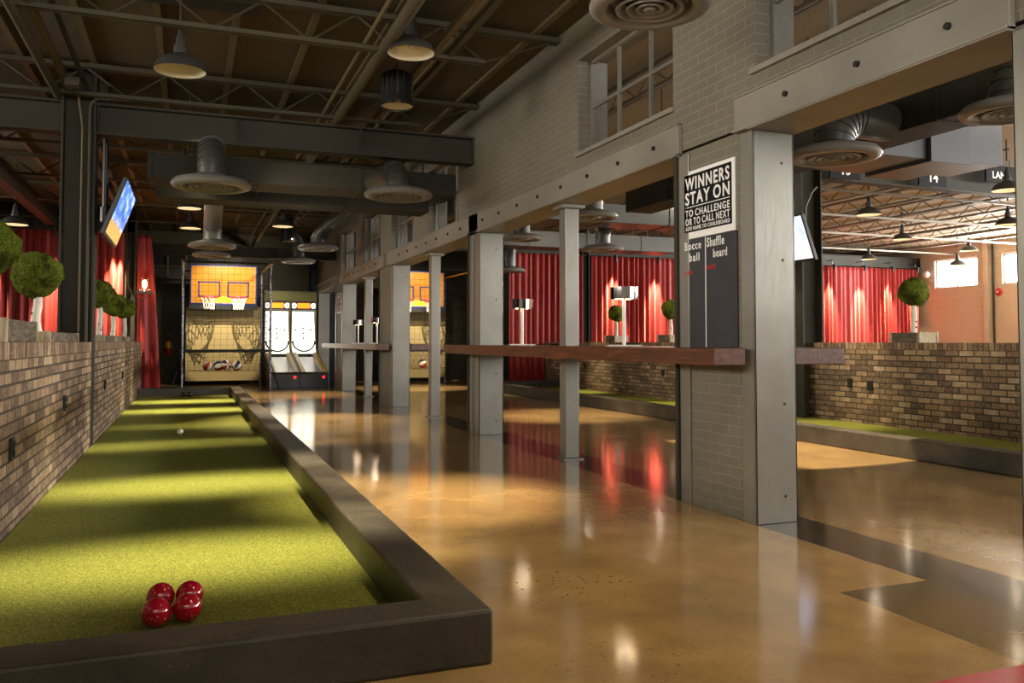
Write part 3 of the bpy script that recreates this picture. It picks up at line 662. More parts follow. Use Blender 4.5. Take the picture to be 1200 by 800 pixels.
t = duct('blue grey branch duct with stepped panels behind the near diffuser in the far room', 'branch_duct', ((5.325, 6.09, 5.57, 6.3, 2.72, 3.1), (6.09, 6.59, 5.52, 6.3, 2.69, 3.12), (6.62, 7.01, 5.56, 6.15, 2.73, 3.14)), 'duct_blue')

def diffuser(D, drop, route, lab, mat='diff', r=.15, ribs=0, smat='duct'):
    """round ceiling diffuser: rolled outer cone, inner rings and hub; route = duct points relative to the collar"""
    t = thing('air_diffuser', lab, 'diffuser', (0, 0, 0), group=None); k = D/.76
    obj('outer_cone', lathe(B(), [(x*k, z*k) for x, z in ((.15, .14), (.19, .115), (.28, .10), (.345, .08), (.375, .05), (.38, .03), (.37, .012), (.34, .0), (.285, .0), (.27, .012), (.255, .04), (.25, .07), (.15, .08), (.15, .14))], seg=48), mat, t, True)
    obj('throat', lathe(B(), [(0, .078*k), (.25*k, .078*k), (.25*k, .082*k), (0, .082*k)], seg=32), 'diff_dark', t)
    for a in (.215, .15, .09): obj('inner_ring', lathe(B(), [(x*k, z*k) for x, z in ((a-.045, .05), (a, .012), (a-.004, .002), (a-.022, .004), (a-.055, .045), (a-.045, .05))], seg=40), mat, t, True)
    obj('hub', lathe(B(), [(0, -.008*k), (.03*k, -.006*k), (.042*k, .01*k), (.03*k, .05*k), (0, .06*k)], seg=24), mat, t, True)
    b = B(); pts = [Vector(p) for p in route]
    tube(b, pts, r, 24)
    nb = max(2, int(ribs)); o = obj('supply_duct', b, smat, t, True)
    rb = B()
    for i in range(1, len(pts)-1):
        tube(rb, (pts[i]-(pts[i+1]-pts[i-1]).normalized()*.008, pts[i]+(pts[i+1]-pts[i-1]).normalized()*.008), r+.008, 24)
    if len(pts) > 2: obj('duct_seam', rb, smat, o, True)
    return t
def elbow(up, dx, dy, R=.22, n=6):
    """vertical rise then a bend in direction (dx, dy), in short segments"""
    L = math.hypot(dx, dy); ux, uy = dx/L, dy/L; p = [(0, 0, .1), (0, 0, .1+up)]
    for i in range(1, n+1):
        a = i/n*PI/2; p.append((ux*R*(1-math.cos(a)), uy*R*(1-math.cos(a)), .1+up+R*math.sin(a)))
    p.append((dx, dy, .1+up+R)); return p
def put(t, x, y, z): t.location = (x, y, z); return t
put(diffuser(.78, 0, elbow(.12, 0, 1.28, .22), 'round grey diffuser with a short elbow hanging before the dark ducts, above the bocce court', r=.135), .19, 9.0, 2.655)
put(diffuser(.78, 0, elbow(.03, -.1, .88, .2), 'round grey diffuser hanging before the dark ducts, beside the pillar wall', r=.13), 2.22, 9.4, 2.745)
put(diffuser(.80, 0, ((0, 0, .1), (0, 0, .3), (0, -.1, .42), (0, -.9, .75), (0, -1.8, 1.24)), 'round diffuser on a long pale round duct, above the far end of the court', r=.15, smat='diff'), .35, 15.4, 2.72)
put(diffuser(.76, 0, ((0, 0, .1), (0, 0, .5), (0, 0, 1.12)), 'round diffuser directly behind and below the one on the pale round duct'), .40, 18.3, 2.84)
put(diffuser(.78, 0, ((0, 0, .1), (0, 0, .22), (.05, -.04, .32), (.15, -.15, .42), (.6, -.9, .78), (.7, -1.4, 1.09)), 'round diffuser fed by a slanting duct beside the far clerestory windows', r=.14), 2.30, 16.45, 2.87)
put(diffuser(.76, 0, ((0, 0, .1), (0, 0, .35), (-.05, .08, .5), (-.15, .3, .62), (-.2, .6, 1.0), (-.2, .65, 1.125)), 'round diffuser with an elbow, the farthest one above the arcade lanes'), 2.23, 19.0, 2.84)
put(diffuser(.64, 0, ((0, 0, .1), (0, 0, .6), (0, 0, 1.12)), 'large round diffuser at the top edge of the picture before the brick wall'), 2.24, 3.8, 2.84)
put(diffuser(.66, 0, elbow(.02, .515, 0, .2), 'round diffuser with an elbow into the long duct, seen behind the near pier', r=.14), 4.42, 4.87, 2.44)
put(diffuser(.56, 0, elbow(.02, .53, 0, .18), 'round diffuser in the far room at the right picture edge, cut by the near pier', r=.12), 4.40, 3.42, 2.40)
put(diffuser(.72, 0, ((0, 0, .1), (0, 0, .6), (0, 0, 1.185)), 'round diffuser on a straight duct seen just beside the first square post'), 5.14, 10.3, 2.78)
put(diffuser(.72, 0, elbow(.15, 0, -.548, .2), 'round diffuser with a bent duct lower behind the first square post', r=.13), 6.57, 12.75, 2.64)
put(diffuser(.70, 0, ((0, 0, .1), (0, 0, .5), (0, 0, 1.065)), 'round diffuser seen just beside the second pier, the upper one'), 5.5, 13.8, 2.90)
put(diffuser(.70, 0, ((0, 0, .1), (0, 0, .5), (0, 0, 1.375)), 'round diffuser just beside the second pier, lower one before the dark red curtain'), 6.40, 16.8, 2.59)

# ------------------------------------------------------------------ hanging lamps
def pendant(drop, lab):
    t = thing('pendant_lamp', lab, 'lamp', (0, 0, 0), group=None)
    obj('shade', lathe(B(), ((.028, .215), (.045, .21), (.05, .19), (.05, .14), (.075, .125), (.13, .105), (.175, .065), (.198, .012), (.203, 0), (.2, -.003), (.192, .004), (.168, .06), (.125, .096), (.07, .115), (.028, .12)), seg=40), 'shade', t, True)
    obj('enamel_lining', lathe(B(), ((.196, .0), (.19, .006), (.165, .058), (.122, .093), (.066, .112), (0, .114)), seg=40), 'enamel', t, True)
    obj('neck', lathe(B(), ((0, .2), (.035, .2), (.035, .27), (.02, .30), (.02, .33), (0, .33)), seg=20), 'shade', t, True)
    obj('stem', cyl(B(), (0, 0, 0), .011, .32, .32+drop, 10), 'joist', t, True)
    obj('canopy', cyl(B(), (0, 0, 0), .045, .30+drop, .32+drop, 16), 'shade', t, True)
    b = obj('bulb', ball(B(), (0, 0, .065), .03, 2), 'white_paint', t, True)
    return t
PEND = ((-.10, 7.2, 3.28, 'bell-shaped hanging lamp at the upper left, over the bocce court'),
        (1.72, 6.85, 3.54, 'bell-shaped hanging lamp at the top, just above the black high-bay lamp'),
        (-.085, 11.25, 3.22, 'bell-shaped hanging lamp partly hidden behind the nearest court diffuser'),
        (-.03, 15.4, 3.39, 'small bell-shaped hanging lamp left of the pale round duct, upper of two'),
        (-.01, 17.4, 3.30, 'small bell-shaped hanging lamp left of the pale round duct, lower of two'),
        (1.67, 16.8, 3.34, 'small bell-shaped hanging lamp in the middle of the far ceiling'),
        (-2.65, 15.4, 2.98, 'bell-shaped hanging lamp at the left edge, in front of the red curtain'),
        (10.61, 10.9, 3.22, 'bell-shaped lamp in the far room under the joists, nearest the dark column'),
        (14.14, 13.6, 3.27, 'bell-shaped lamp in the far room, behind the one nearest the dark column'),
        (10.80, 8.5, 3.24, 'bell-shaped lamp at the right edge under the hanging lane sign'),
        (13.21, 10.4, 3.12, 'bell-shaped lamp at the right edge, second below the lane sign'),
        (18.3, 15.5, 3.38, 'small bell-shaped lamp at the right edge just above the second bright window'),
        (18.6, 16.1, 3.08, 'tiny bell-shaped lamp seen against the first bright window'),
        (17.2, 17.7, 3.33, 'tiny bell-shaped lamp just above the top of the bright red curtain'),
        (8.32, 14.2, 3.40, 'small bell-shaped lamp seen beyond the first opening beside the ceiling joists'),
        (10.74, 17.9, 3.28, 'small bell-shaped lamp just above the spotlit curtain in the first opening'),
        (8.65, 17.6, 3.50, 'bell-shaped lamp partly hidden behind the cap of the first square post'))
pl = pendant(.5, 'x'); 
for i, (x, y, z, lab) in enumerate(PEND):
    o = pl if i == 0 else copy_tree(pl); o['label'] = lab; o.location = (x, y, z)
    sc = (CZ-.0-z)/.82
    for ch in o.children:                            # stem and canopy reach this lamp's own ceiling height
        n_ = ch.name.split('.')[0]
        if n_ == 'stem': ch.scale = (1, 1, max(.05, (CZ-.02-z-.32)/.5)); ch.location.z += .32*(1-ch.scale.z)
        if n_ == 'canopy': ch.location.z += (CZ-z)-.82
    if x > 3.5 or y > 10: point((x, y, z+.03), 2.0, WARM2, .03, o)
# black high-bay lamps
def high_bay(loc, lab, k=1):
    t = thing('high_bay_lamp', lab, 'lamp', (0, 0, 0))
    obj('housing', lathe(B(), ((0, .33), (.10, .33), (.118, .31), (.135, .2), (.155, .06), (.168, .02), (.168, .0), (.15, .0), (.12, .05), (0, .06)), seg=36), 'black', t, True)
    f = B()
    for i in range(18):
        a = i*2*PI/18; m4 = Matrix.Rotation(a, 4, 'Z'); box(f, .10, .15, -.004, .004, .07, .30, m4)
    obj('cooling_fin', f, 'black', t)
    obj('rim', lathe(B(), ((.152, -.004), (.172, -.004), (.172, .016), (.152, .016), (.152, -.004)), seg=36), 'chrome', t, True)
    obj('lens', lathe(B(), ((0, .018), (.15, .008), (.15, .012), (0, .022)), seg=32), 'enamel', t, True)
    h = B(); tube(h, [(.03*math.cos(a), 0, .36+.03*math.sin(a)) for a in [i*PI/6 for i in range(12)]], .007, 6, closed=True); tube(h, ((0, 0, .39), (0, 0, 3.965-loc[2])), .008, 6); obj('hook', h, 'chrome', t, True)
    t.location = loc; return t
high_bay((1.81, 7.75, 3.33), 'black ribbed high-bay lamp hanging on a chrome hook below the top hanging lamp')
high_bay((1.89, 17.8, 3.17), 'small black high-bay lamp hanging far back above the arcade lanes')

# ------------------------------------------------------------------ curtains and their wash lights
def curtain(x0, x1, y, z0, z1, lab, flare=0, seed=1, lam=.16):
    rnd = random.Random(seed); n = int((x1-x0)/.016); zs = [0, .03, .08, .2, .4, .6, .8, 1.0]; bm = B(); ph = [0]; 
    for i in range(n): ph.append(ph[-1]+.016/lam*2*PI*rnd.uniform(.55, 1.5))
    am = [.045+.02*math.sin(i*.031+seed) for i in range(n+1)]; rows = []
    for q in zs:
        z = z1+(z0-z1)*q; row = []
        for i in range(n+1):
            f = i/n; amp = am[i]*(.75+.35*q)
            yy = y + amp*math.sin(ph[i]+.25*q) + .018*math.sin(ph[i]*.37+seed+q*.8)
            row.append(bm.verts.new((x0+(x1-x0)*f + flare*f*q**.7, yy, z)))
        rows.append(row)
    for a, b in zip(rows, rows[1:]):
        for i in range(n): bm.faces.new((a[i], a[i+1], b[i+1], b[i]))
    o = obj('curtain', bm, 'curtain', smooth=True); s = o.modifiers.new('thick', 'SOLIDIFY'); s.thickness = .008
    return tag(o, lab, 'curtain', None)
CY = 19.15
curtain(-6.6, -3.3, CY, .05, 3.36, 'red pleated curtain at the far left edge behind the mossy ball trees', seed=2)
curtain(-3.28, -1.30, CY, .05, 3.36, 'red pleated curtain behind the left dark column and three small trees', seed=3)
curtain(-1.04, -.80, CY+.1, .05, 3.34, 'narrow red curtain flaring at the end of the left brick wall, behind the wall lamp', .24, seed=4, lam=.11)
curtain(7.29, 9.27, CY, .05, 3.28, 'dark red curtain reaching the floor between the second pier and the first square post', seed=5)
curtain(9.54, 12.5, CY, .05, 3.28, 'red curtain with two bright lamp streaks, between the first post and the chalkboard pier', seed=6)
curtain(12.55, 16.4, CY, .05, 3.28, 'red curtain mostly hidden behind the chalkboard pier', seed=7)
curtain(16.45, 20.5, CY, .05, 3.26, 'bright red curtain seen through the near opening beside the tan block wall', seed=8)
def washer(x, z, pw, lab, y=18.86, ty=None):
    t = thing('curtain_spotlight', lab, 'spotlight', (x, y, z), group=None)
    obj('can', tube(B(), ((x, y, z+.06), (x, y+.04, z-.08)), .035, 14), 'black', t, True)
    obj('bracket', box(B(), x-.01, x+.01, y-.02, y+.12, z+.05, z+.075), 'black', t); 
    am = B(); box(am, x-.01, x+.01, y+.1, y+.12, z+.06, 3.43); box(am, x-.01, x+.01, y+.1, 19.225, 3.41, 3.43); obj('arm', am, 'black', t)
    spot((x, y+.05, z-.1), (x, CY+.02, z-1.5), pw, 36, .9, (1, .74, .48), .02, parent=t)
for x, z, pw, lab in ((-3.75, 3.30, 110, 'small black spotlight above the curtain at the far left edge'), (-2.55, 3.30, 140, 'small black spotlight above the curtain just left of the dark column'),
                      (-1.42, 3.30, 140, 'small black spotlight above the curtain just below the left television'), (10.1, 3.22, 130, 'small black spotlight over the left bright streak on the curtain in the first opening'),
                      (11.35, 3.22, 130, 'small black spotlight over the right bright streak on the curtain in the first opening'), (17.1, 3.22, 120, 'small black spotlight over the bright curtain, nearest the dark column'),
                      (18.2, 3.22, 120, 'small black spotlight over the bright curtain, second from the dark column'), (19.25, 3.22, 120, 'small black spotlight over the bright curtain, second from the tan wall'),
                      (20.2, 3.22, 100, 'small black spotlight over the bright curtain, nearest the tan wall')):
    washer(x, z, pw*11, lab)

# ------------------------------------------------------------------ moss ball trees in reclaimed wood planters
def moss_tree(lab, x, y, zc, top, r=.178, seed=0, lean=.008, dz=None):
    rnd = random.Random(seed); t = thing('moss_ball_tree', lab, 'topiary', (x, y, top))
    bm = ball(B(), (0, 0, 0), r, 5)
    off = Vector((seed*3.1, seed*1.7, 0)); lumps = [Vector((rnd.gauss(0, 1), rnd.gauss(0, 1), rnd.gauss(0, 1))).normalized() for _ in range(16)]
    for v in bm.verts:
        d = v.co.normalized(); k = max((d.dot(l) for l in lumps))
        h = .13*(max(0, k)**10) - .06 + .06*mnoise.noise(d*3.2+off) + .05*mnoise.noise(d*11+off) + .04*mnoise.noise(d*30+off)
        v.co = d*r*(1+h)
    bm.transform(Matrix.Translation((x, y, zc))); 
    me = obj('moss_ball', bm, 'moss', t, True)
    p = [(x+lean*math.sin(i*1.3+seed)*.6, y+lean*math.sin(i*.9+seed), top+(zc-r*.75-top)*i/6) for i in range(7)]
    tr = tube(B(), p, [.042, .036, .034, .033, .033, .031, .03], 14)
    for v in tr.verts: v.co += Vector((mnoise.noise(v.co*28), mnoise.noise(v.co*28+Vector((5, 0, 0))), 0))*.004
    k = obj('trunk', tr, 'birch', t, True)
    n = B()
    for i in range(3):
        a = rnd.uniform(2.5, 5.5); z = top+.03+i*.07; q = Vector((x+.034*math.cos(a), y+.034*math.sin(a), z)); tube(n, (q, q+Vector((.012*math.cos(a), .012*math.sin(a), .006))), .009, 6)
    obj('branch_stub', n, 'net', k)
    return t
def planter(lab, x0, x1, y0, y1, z0, z1, mat='grey_wood', endmat='pale_wood'):
    t = thing('wooden_planter', lab, 'planter', ((x0+x1)/2, (y0+y1)/2, z0)); th = .022
    for a, b in ((x0, x0+th), (x1-th, x1)): obj('side_board', box(B(), a, b, y0+th, y1-th, z0, z1), mat, t, bevel=.003)
    for a, b in ((y0, y0+th), (y1-th, y1)): obj('end_board', box(B(), x0, x1, a, b, z0, z1), endmat, t, bevel=.003)
    for a in (x0-.006, x1-.03):
        for b in (y0-.006, y1-.03): obj('corner_post', box(B(), a, a+.036, b, b+.036, z0, z1+.006), endmat, t, bevel=.002)
    obj('soil', box(B(), x0+th, x1-th, y0+th, y1-th, z0+.005, z1-.03), 'soil', t); return t
WT = 1.097
planter('grey board planter at the left picture edge on the brick wall, tallest', -1.27, -.95, 5.35, 6.35, WT, WT+.13)
moss_tree('large mossy ball tree cut off by the left picture edge', -1.2, 6.15, 1.70, WT+.1, seed=1)
planter('dark board planter with pale ends under the whole mossy ball tree', -1.27, -.95, 6.9, 8.6, WT, WT+.075)
moss_tree('large whole mossy ball tree on a birch trunk left of the dark column', -1.10, 7.35, 1.62, WT+.045, seed=2, lean=.012)
for i, (y, zc, w_) in enumerate(((12.1, 1.72, 'nearest the dark column'), (14.2, 1.665, 'in the middle of three'), (16.65, 1.69, 'farthest of three'))):
    planter('small board planter on the left brick wall beyond the column, %s' % w_, -1.25, -.97, y-.75, y+.75, WT, WT+.08)
    moss_tree('mossy ball tree beyond the left dark column, %s' % w_, -1.09, y, zc, WT+.05, seed=3+i)
for i, (x, y, zc, lab, pb) in enumerate(((8.43, 7.95, 1.715, 'mossy ball tree on the right brick wall against the tan block wall', 'weathered planter on the right brick wall below the tan wall windows'),
                                     (8.43, 15.75, 1.695, 'small mossy ball tree behind the nearer mirrored bar lamp', 'small planter on the far brick wall behind the nearer bar lamp'),
                                     (8.43, 13.6, 1.70, 'small mossy ball tree half hidden by the chalkboard pier', 'small planter on the far brick wall half hidden by the chalkboard pier'))):
    planter(pb, x-.15, x+.15, y-.22, y+.24, 1.085, 1.085+(.125 if i == 0 else .14)); moss_tree(lab, x, y, zc, 1.085+.09, seed=8+i, r=.175)

# ------------------------------------------------------------------ televisions on ceiling poles
def tv(x, y, z, side, pole, lab, scr):
    """screen leaning forward, facing side (+1 = +X)"""
    t = thing('television', lab, 'television', (x, y, z)); tilt = math.radians(20)*side
    m = Matrix.Translation((x, y, z)) @ Matrix.Rotation(tilt, 4, 'Y')
    s = side; a, b = sorted((0, -s*.05)); obj('casing', box(B(), a, b, -.70, .70, -.32, .32, m), 'black', t, bevel=.008)
    a, b = sorted((s*.0005, s*.003)); obj('screen', box(B(), a, b, -.675, .675, -.285, .30, m), scr, t)
    a, b = sorted((-s*.05, -s*.09)); obj('wall_plate', box(B(), a, b, -.2, .2, -.15, .15, m), 'black', t)
    px = x-s*pole
    b = B(); tube(b, ((px, y-.15, z+.05), (px, y-.15, 3.965)), .03, 12); obj('pole', b, 'black', t, True)
    b = B(); tube(b, ((px, y-.15, z+.02), (x-s*.07, y-.1, z)), .025, 10); tube(b, ((px, y-.15, z-.1), (px, y-.15, z+.06)), .05, 12); obj('tilt_bracket', b, 'black', t, True)
    return t
tv(-.725, 10.22, 2.50, 1, .15, 'television tilted forward on a black pole beside the left dark column', 'screen')
tv(7.56, 9.52, 2.47, -1, .12, 'television with a pale picture in front of the right dark column', 'screen_pale')

# ------------------------------------------------------------------ lane number signs in the far room
def lane_sign(txt, x, y, z, wd, h, lab):
    t = thing('hanging_sign', lab, 'sign', (x, y, z)); obj('panel', box(B(), x-wd/2, x+wd/2, y, y+.03, z-h/2, z+h/2), 'sign_black', t)
    m = Matrix(((1, 0, 0, x), (0, 0, -1, y-.002), (0, 1, 0, z-.07), (0, 0, 0, 1))); obj('lettering', text_mesh(txt, .2 if len(txt) < 3 else .15, m, .004, 1, .004, 'CENTER'), 'sign_white', t)
    b = B()
    for q in (-wd*.35, wd*.35): tube(b, ((x+q, y+.015, z+h/2), (x+q, y+.015, CZ)), .006, 6)
    obj('hanger', b, 'bolt', t)
lane_sign('13', 8.75, 9.42, 3.56, .55, .26, 'black hanging sign with white number 13 behind the near diffuser')
lane_sign('14', 10.42, 9.42, 3.57, .55, .26, 'black hanging sign with white number 14 under the branch duct')
lane_sign('LANE', 11.83, 9.42, 3.72, .62, .26, 'black hanging sign with white word LANE above the right-edge lamp')

# ------------------------------------------------------------------ basketball cages
def cage(x0, x1, lab, yf=19.7, yb=22.4, H=2.86):
    t = thing('basketball_cage', lab, 'arcade game', ((x0+x1)/2, yf, 0)); r = .028; xm = (x0+x1)/2
    for x in (x0, x1):
        for y in (yf, yb): obj('post', tube(B(), ((x, y, 0), (x, y, H)), r, 10), 'galv', t, True)
    for a, b in (((x0, yf, H), (x1, yf, H)), ((x0, yb, H), (x1, yb, H))): obj('top_rail', tube(B(), (a, b), r*.7, 8), 'black', t, True)
    for x in (x0, x1): obj('side_rail', tube(B(), ((x, yf, H), (x, yb, H)), r*.9, 8), 'yellow_wood', t, True)
    obj('front_bar', tube(B(), ((x0, yf, .89), (x1, yf, .89)), .035, 10), 'black', t, True)
    b = B(); box(b, x0+.3, x1-.3, yf+.04, yf+.16, .895, .925); obj('chute_lip', b, 'galv', t)
    cn = B()
    for x in (x0, x1):
        for z in (.89, H): ball(cn, (x, yf, z), .05, 2)
    obj('elbow_fitting', cn, 'galv', t, True)
    for s, x in ((1, x0), (-1, x1)): obj('brace', tube(B(), ((x-s*.25, yf+.4, 0), (x, yf+.4, .75)), .014, 6), 'black', t)
    # backboard of varnished pine with blue edges and squares
    bx0, bx1, by, z0, z1 = xm-.775, xm+.775, 22.0, 2.03, 2.985
    bb = obj('backboard', box(B(), bx0, bx1, by, by+.03, z0, z1), 'orange_wood', t)
    e = B(); w_ = .03
    box(e, bx0-.005, bx1+.005, by-.006, by+.035, z0-.01, z0+.02); box(e, bx0-.005, bx1+.005, by-.006, by+.035, z1-.02, z1+.01); box(e, bx0-.01, bx0+.018, by-.006, by+.035, z0, z1); box(e, bx1-.018, bx1+.01, by-.006, by+.035, z0, z1)
    obj('blue_edging', e, 'blue', bb)
    skirt = obj('dark_skirt', box(B(), bx0-.03, bx1+.03, by+.0, by+.05, z0-.14, z0-.012), 'arcade_black', t)
    for c in (xm-.34, xm+.34):
        q = B(); a0, a1, b0, b1 = c-.26, c+.26, 2.20, 2.585
        for args in ((a0, a1, b0, b0+.035), (a0, a1, b1-.035, b1), (a0, a0+.035, b0, b1), (a1-.035, a1, b0, b1)): box(q, args[0], args[1], by-.004, by, args[2], args[3])
        obj('target_square', q, 'blue', bb)
        rr = .19; yc = by-.24; zc = 2.185
        h = B(); tube(h, [(c+rr*math.cos(i*PI/14), yc+rr*math.sin(i*PI/14), zc) for i in range(28)], .014, 8, closed=True); box(h, c-.05, c+.05, yc+rr-.01, by, zc-.02, zc+.012)
        hp = obj('hoop', h, 'rim', t, True)
        n = B(); N = 12
        def np_(i, k): a = (i+.5*(k % 2))*2*PI/N; r_ = (rr, .155, .125, .115)[k]; return (c+r_*math.cos(a), yc+r_*math.sin(a), zc-.10*k)
        for i in range(N):
            for k in range(3):
                p = np_(i, k)
                for j in ((0, -1) if k % 2 == 0 else (0, 1)): tube(n, (p, np_(i+j, k+1)), .007, 5, False)
        obj('hoop_net', n, 'rope', hp)
    obj('back_canvas', box(B(), x0+.06, x1-.03, 22.25, 22.26, .12, 1.97), 'canvas', t)
    # netting: fine square mesh on the sides, the back and the sloping ball return
    def netp(o, u, v, nu, nv, name='netting'):
        b = B(); o, u, v = Vector(o), Vector(u), Vector(v)
        for i in range(nu+1): p = o+u*(i/nu); tube(b, (p, p+v), .0028, 3, False)
        for i in range(nv+1): p = o+v*(i/nv); tube(b, (p, p+u), .0028, 3, False)
        obj(name, b, 'net', t)
    netp((x0, yf, .03), (0, yb-yf, 0), (0, 0, H-.03), 20, 22); netp((x1, yf, .03), (0, yb-yf, 0), (0, 0, H-.03), 20, 22)
    netp((x0, yb, .03), (x1-x0, 0, 0), (0, 0, H-.03), 16, 22)
    netp((x0, yf, .89), (x1-x0, 0, 0), (0, .0, H-.89), 14, 15)
    netp((x0, yf+.05, .86), (x1-x0, 0, 0), (0, 1.0, -.47), 14, 9, 'return_net'); netp((x0, yf+1.05, .39), (x1-x0, 0, 0), (0, 1.28, .5), 14, 14, 'return_net')
    return t
def bask(x, y, z, rx, rz, lab):
    o = obj('basketball', ball(B(), (0, 0, 0), .12, 3), 'bball', smooth=True); o.location = (x, y, z); o.rotation_euler = (rx, .4, rz); tag(o, lab, 'ball', 'basketballs in the cages')
cage(-.145, 1.715, 'tall netted basketball cage with double hoops behind the near bocce court')
cage(4.80, 6.62, 'netted basketball cage seen through the middle opening, mostly hidden by the piers')
for k, (x, y, z, rx, rz, lab) in enumerate(((.41, 20.72, .535, .3, .2, 'basketball leftmost in the return net of the near cage'), (.655, 20.86, .53, 1.2, 1.3, 'orange and white basketball second from the left in the near cage'),
                          (.81, 20.62, .56, 1.5, .3, 'white and blue basketball third from the left in the near cage'), (1.05, 20.72, .535, .9, 2.2, 'red and white basketball rightmost in the return net of the near cage'),
                          (5.56, 20.75, .535, 1.0, .7, 'white and red basketball in the cage behind the middle opening, nearer the third pier'), (5.815, 20.72, .535, .4, 1.9, 'red basketball in the cage behind the middle opening, nearer the square post'))):
    bask(x, y, z, rx, rz, lab)

# ------------------------------------------------------------------ skee-ball lanes
def skee(x0, x1, lab):
    t = thing('skee_ball_lane', lab, 'arcade game', ((x0+x1)/2, 20.4, 0), group=None); yf, yb = 20.45, 23.3; ym = 22.55; xm = (x0+x1)/2
    # cabinet
    b = B(); box(b, x0, x1, yf, yf+.05, 0, .33); obj('front_panel', b, 'arcade_black', t, bevel=.006)
    d = B(); box(d, xm-.17, xm+.17, yf-.006, yf, .05, .27); obj('coin_door', d, 'black', t)
    def side(x, m):
        s = B(); prof = [(yf+.05, 0), (yb, 0), (yb, 2.42), (22.62, 2.42), (22.58, 1.88), (22.62, .95), (22.3, .80), (yf+.02, .36)]
        a = [s.verts.new((x, y, z)) for y, z in prof]; c = [s.verts.new((x+.035, y, z)) for y, z in prof]
        s.faces.new(a); s.faces.new(c[::-1])
        for i in range(len(prof)): j = (i+1) % len(prof); s.faces.new((a[i], c[i], c[j], a[j]))
        obj('side_panel', s, m, t)
    side(x0, 'cab_wood'); side(x1-.035, 'olive')
    a0, a1 = x0+.035, x1-.035
    # alley: gently rising lane with yellow rails
    def slope(xa, xb, ya, za, yb_, zb, th, name, mat, par=t):
        s = B(); quad_thick(s, [(xa, ya, za), (xb, ya, za), (xb, yb_, zb), (xa, yb_, zb)], (0, 0, 1), th); return obj(name, s, mat, par)
    slope(a0+.09, a1-.09, yf+.05, .36, 22.3, .70, .04, 'alley', 'lane')
    slope(a0, a0+.09, yf+.02, .385, 22.3, .82, .1, 'alley_rail', 'yellow_wood'); slope(a1-.09, a1, yf+.02, .385, 22.3, .82, .1, 'alley_rail', 'yellow_wood')
    b = B(); box(b, x0, x1, yf-.015, yf+.06, .315, .375); obj('front_trim', b, 'beam', t, bevel=.008)
    o = obj('start_button', lathe(B(), ((0, 0), (.03, 0), (.026, .018), (0, .024)), (0, 0, 0), 16, Matrix.Translation((x1-.12, yf-.002, .25)) @ Matrix.Rotation(PI/2, 4, 'X')), 'led', t, True)
    # bright target field: tilted board with rings and round ball gutter
    m = B(); quad_thick(m, [(a0, 22.45, .80), (a1, 22.45, .80), (a1, 22.95, 1.90), (a0, 22.95, 1.90)], (0, -1, .45), .04); tb = obj('target_board', m, 'play', t)
    nrm = Vector((0, -1.1, .5)).normalized(); up = Vector((0, .5, 1.1)).normalized()
    def on(u, v): return Vector((xm, 22.45, .80)) + Vector((u, 0, 0)) + up*v + nrm*.012
    def arc(r, v, a_0, a_1, th, name, mat, n=24):
        s = B(); tube(s, [on(r*math.cos(a_0+(a_1-a_0)*i/n), v+r*math.sin(a_0+(a_1-a_0)*i/n)) for i in range(n+1)], th, 6); return obj(name, s, mat, tb, True)
    arc(.285, .33, PI, 2*PI, .022, 'gutter_ring', 'arcade_black'); arc(.20, .36, PI, 2*PI, .010, 'score_ring', 'ivory')
    for v in (.42, .56, .70): arc(.05, v, 0, 2*PI, .008, 'score_ring', 'ivory')
    for u, v in ((0, .42), (0, .56), (0, .70), (-.2, .66), (.2, .66)):
        s = lathe(B(), ((0, 0), (.028, 0), (.028, .004), (0, .004)), (0, 0, 0), 14, Matrix.Translation(on(u, v)) @ nrm.to_track_quat('Z', 'Y').to_matrix().to_4x4()); obj('score_hole', s, 'olive', tb)
    for u in (a0+.02, a1-.02):                                    # coiled side nets
        s = B(); tube(s, [(u+.018*math.cos(i*1.1), 22.42+.25*i/60, .9+.9*i/60+.018*math.sin(i*1.1)) for i in range(61)], .006, 5); obj('side_coil', s, 'net', t)
    # header with two round dials and an orange display
    hd = obj('header', box(B(), a0, a1, 22.62, 22.9, 1.93, 2.16), 'arcade_black', t)
    obj('cornice', box(B(), x0, x1, 22.58, 23.3, 2.16, 2.42), 'olive', t); obj('display', box(B(), xm-.16, xm+.16, 22.612, 22.62, 1.975, 2.11), 'display', hd)
    for c in (xm-.25, xm+.25):
        dl = obj('dial', lathe(B(), ((0, 0), (.07, 0), (.07, .015), (0, .015)), (0, 0, 0), 24, Matrix.Translation((c, 22.62, 2.042)) @ Matrix.Rotation(PI/2, 4, 'X')), 'play', hd)
        obj('dial_centre', lathe(B(), ((0, 0), (.03, 0), (.03, .004), (0, .004)), (0, 0, 0), 20, Matrix.Translation((c, 22.604, 2.042)) @ Matrix.Rotation(PI/2, 4, 'X')), 'ivory', hd)
    return t
skee(1.80, 2.47, 'lit skee-ball lane next to the basketball cage'); skee(2.475, 3.145, 'lit skee-ball lane next to the navy pillar')

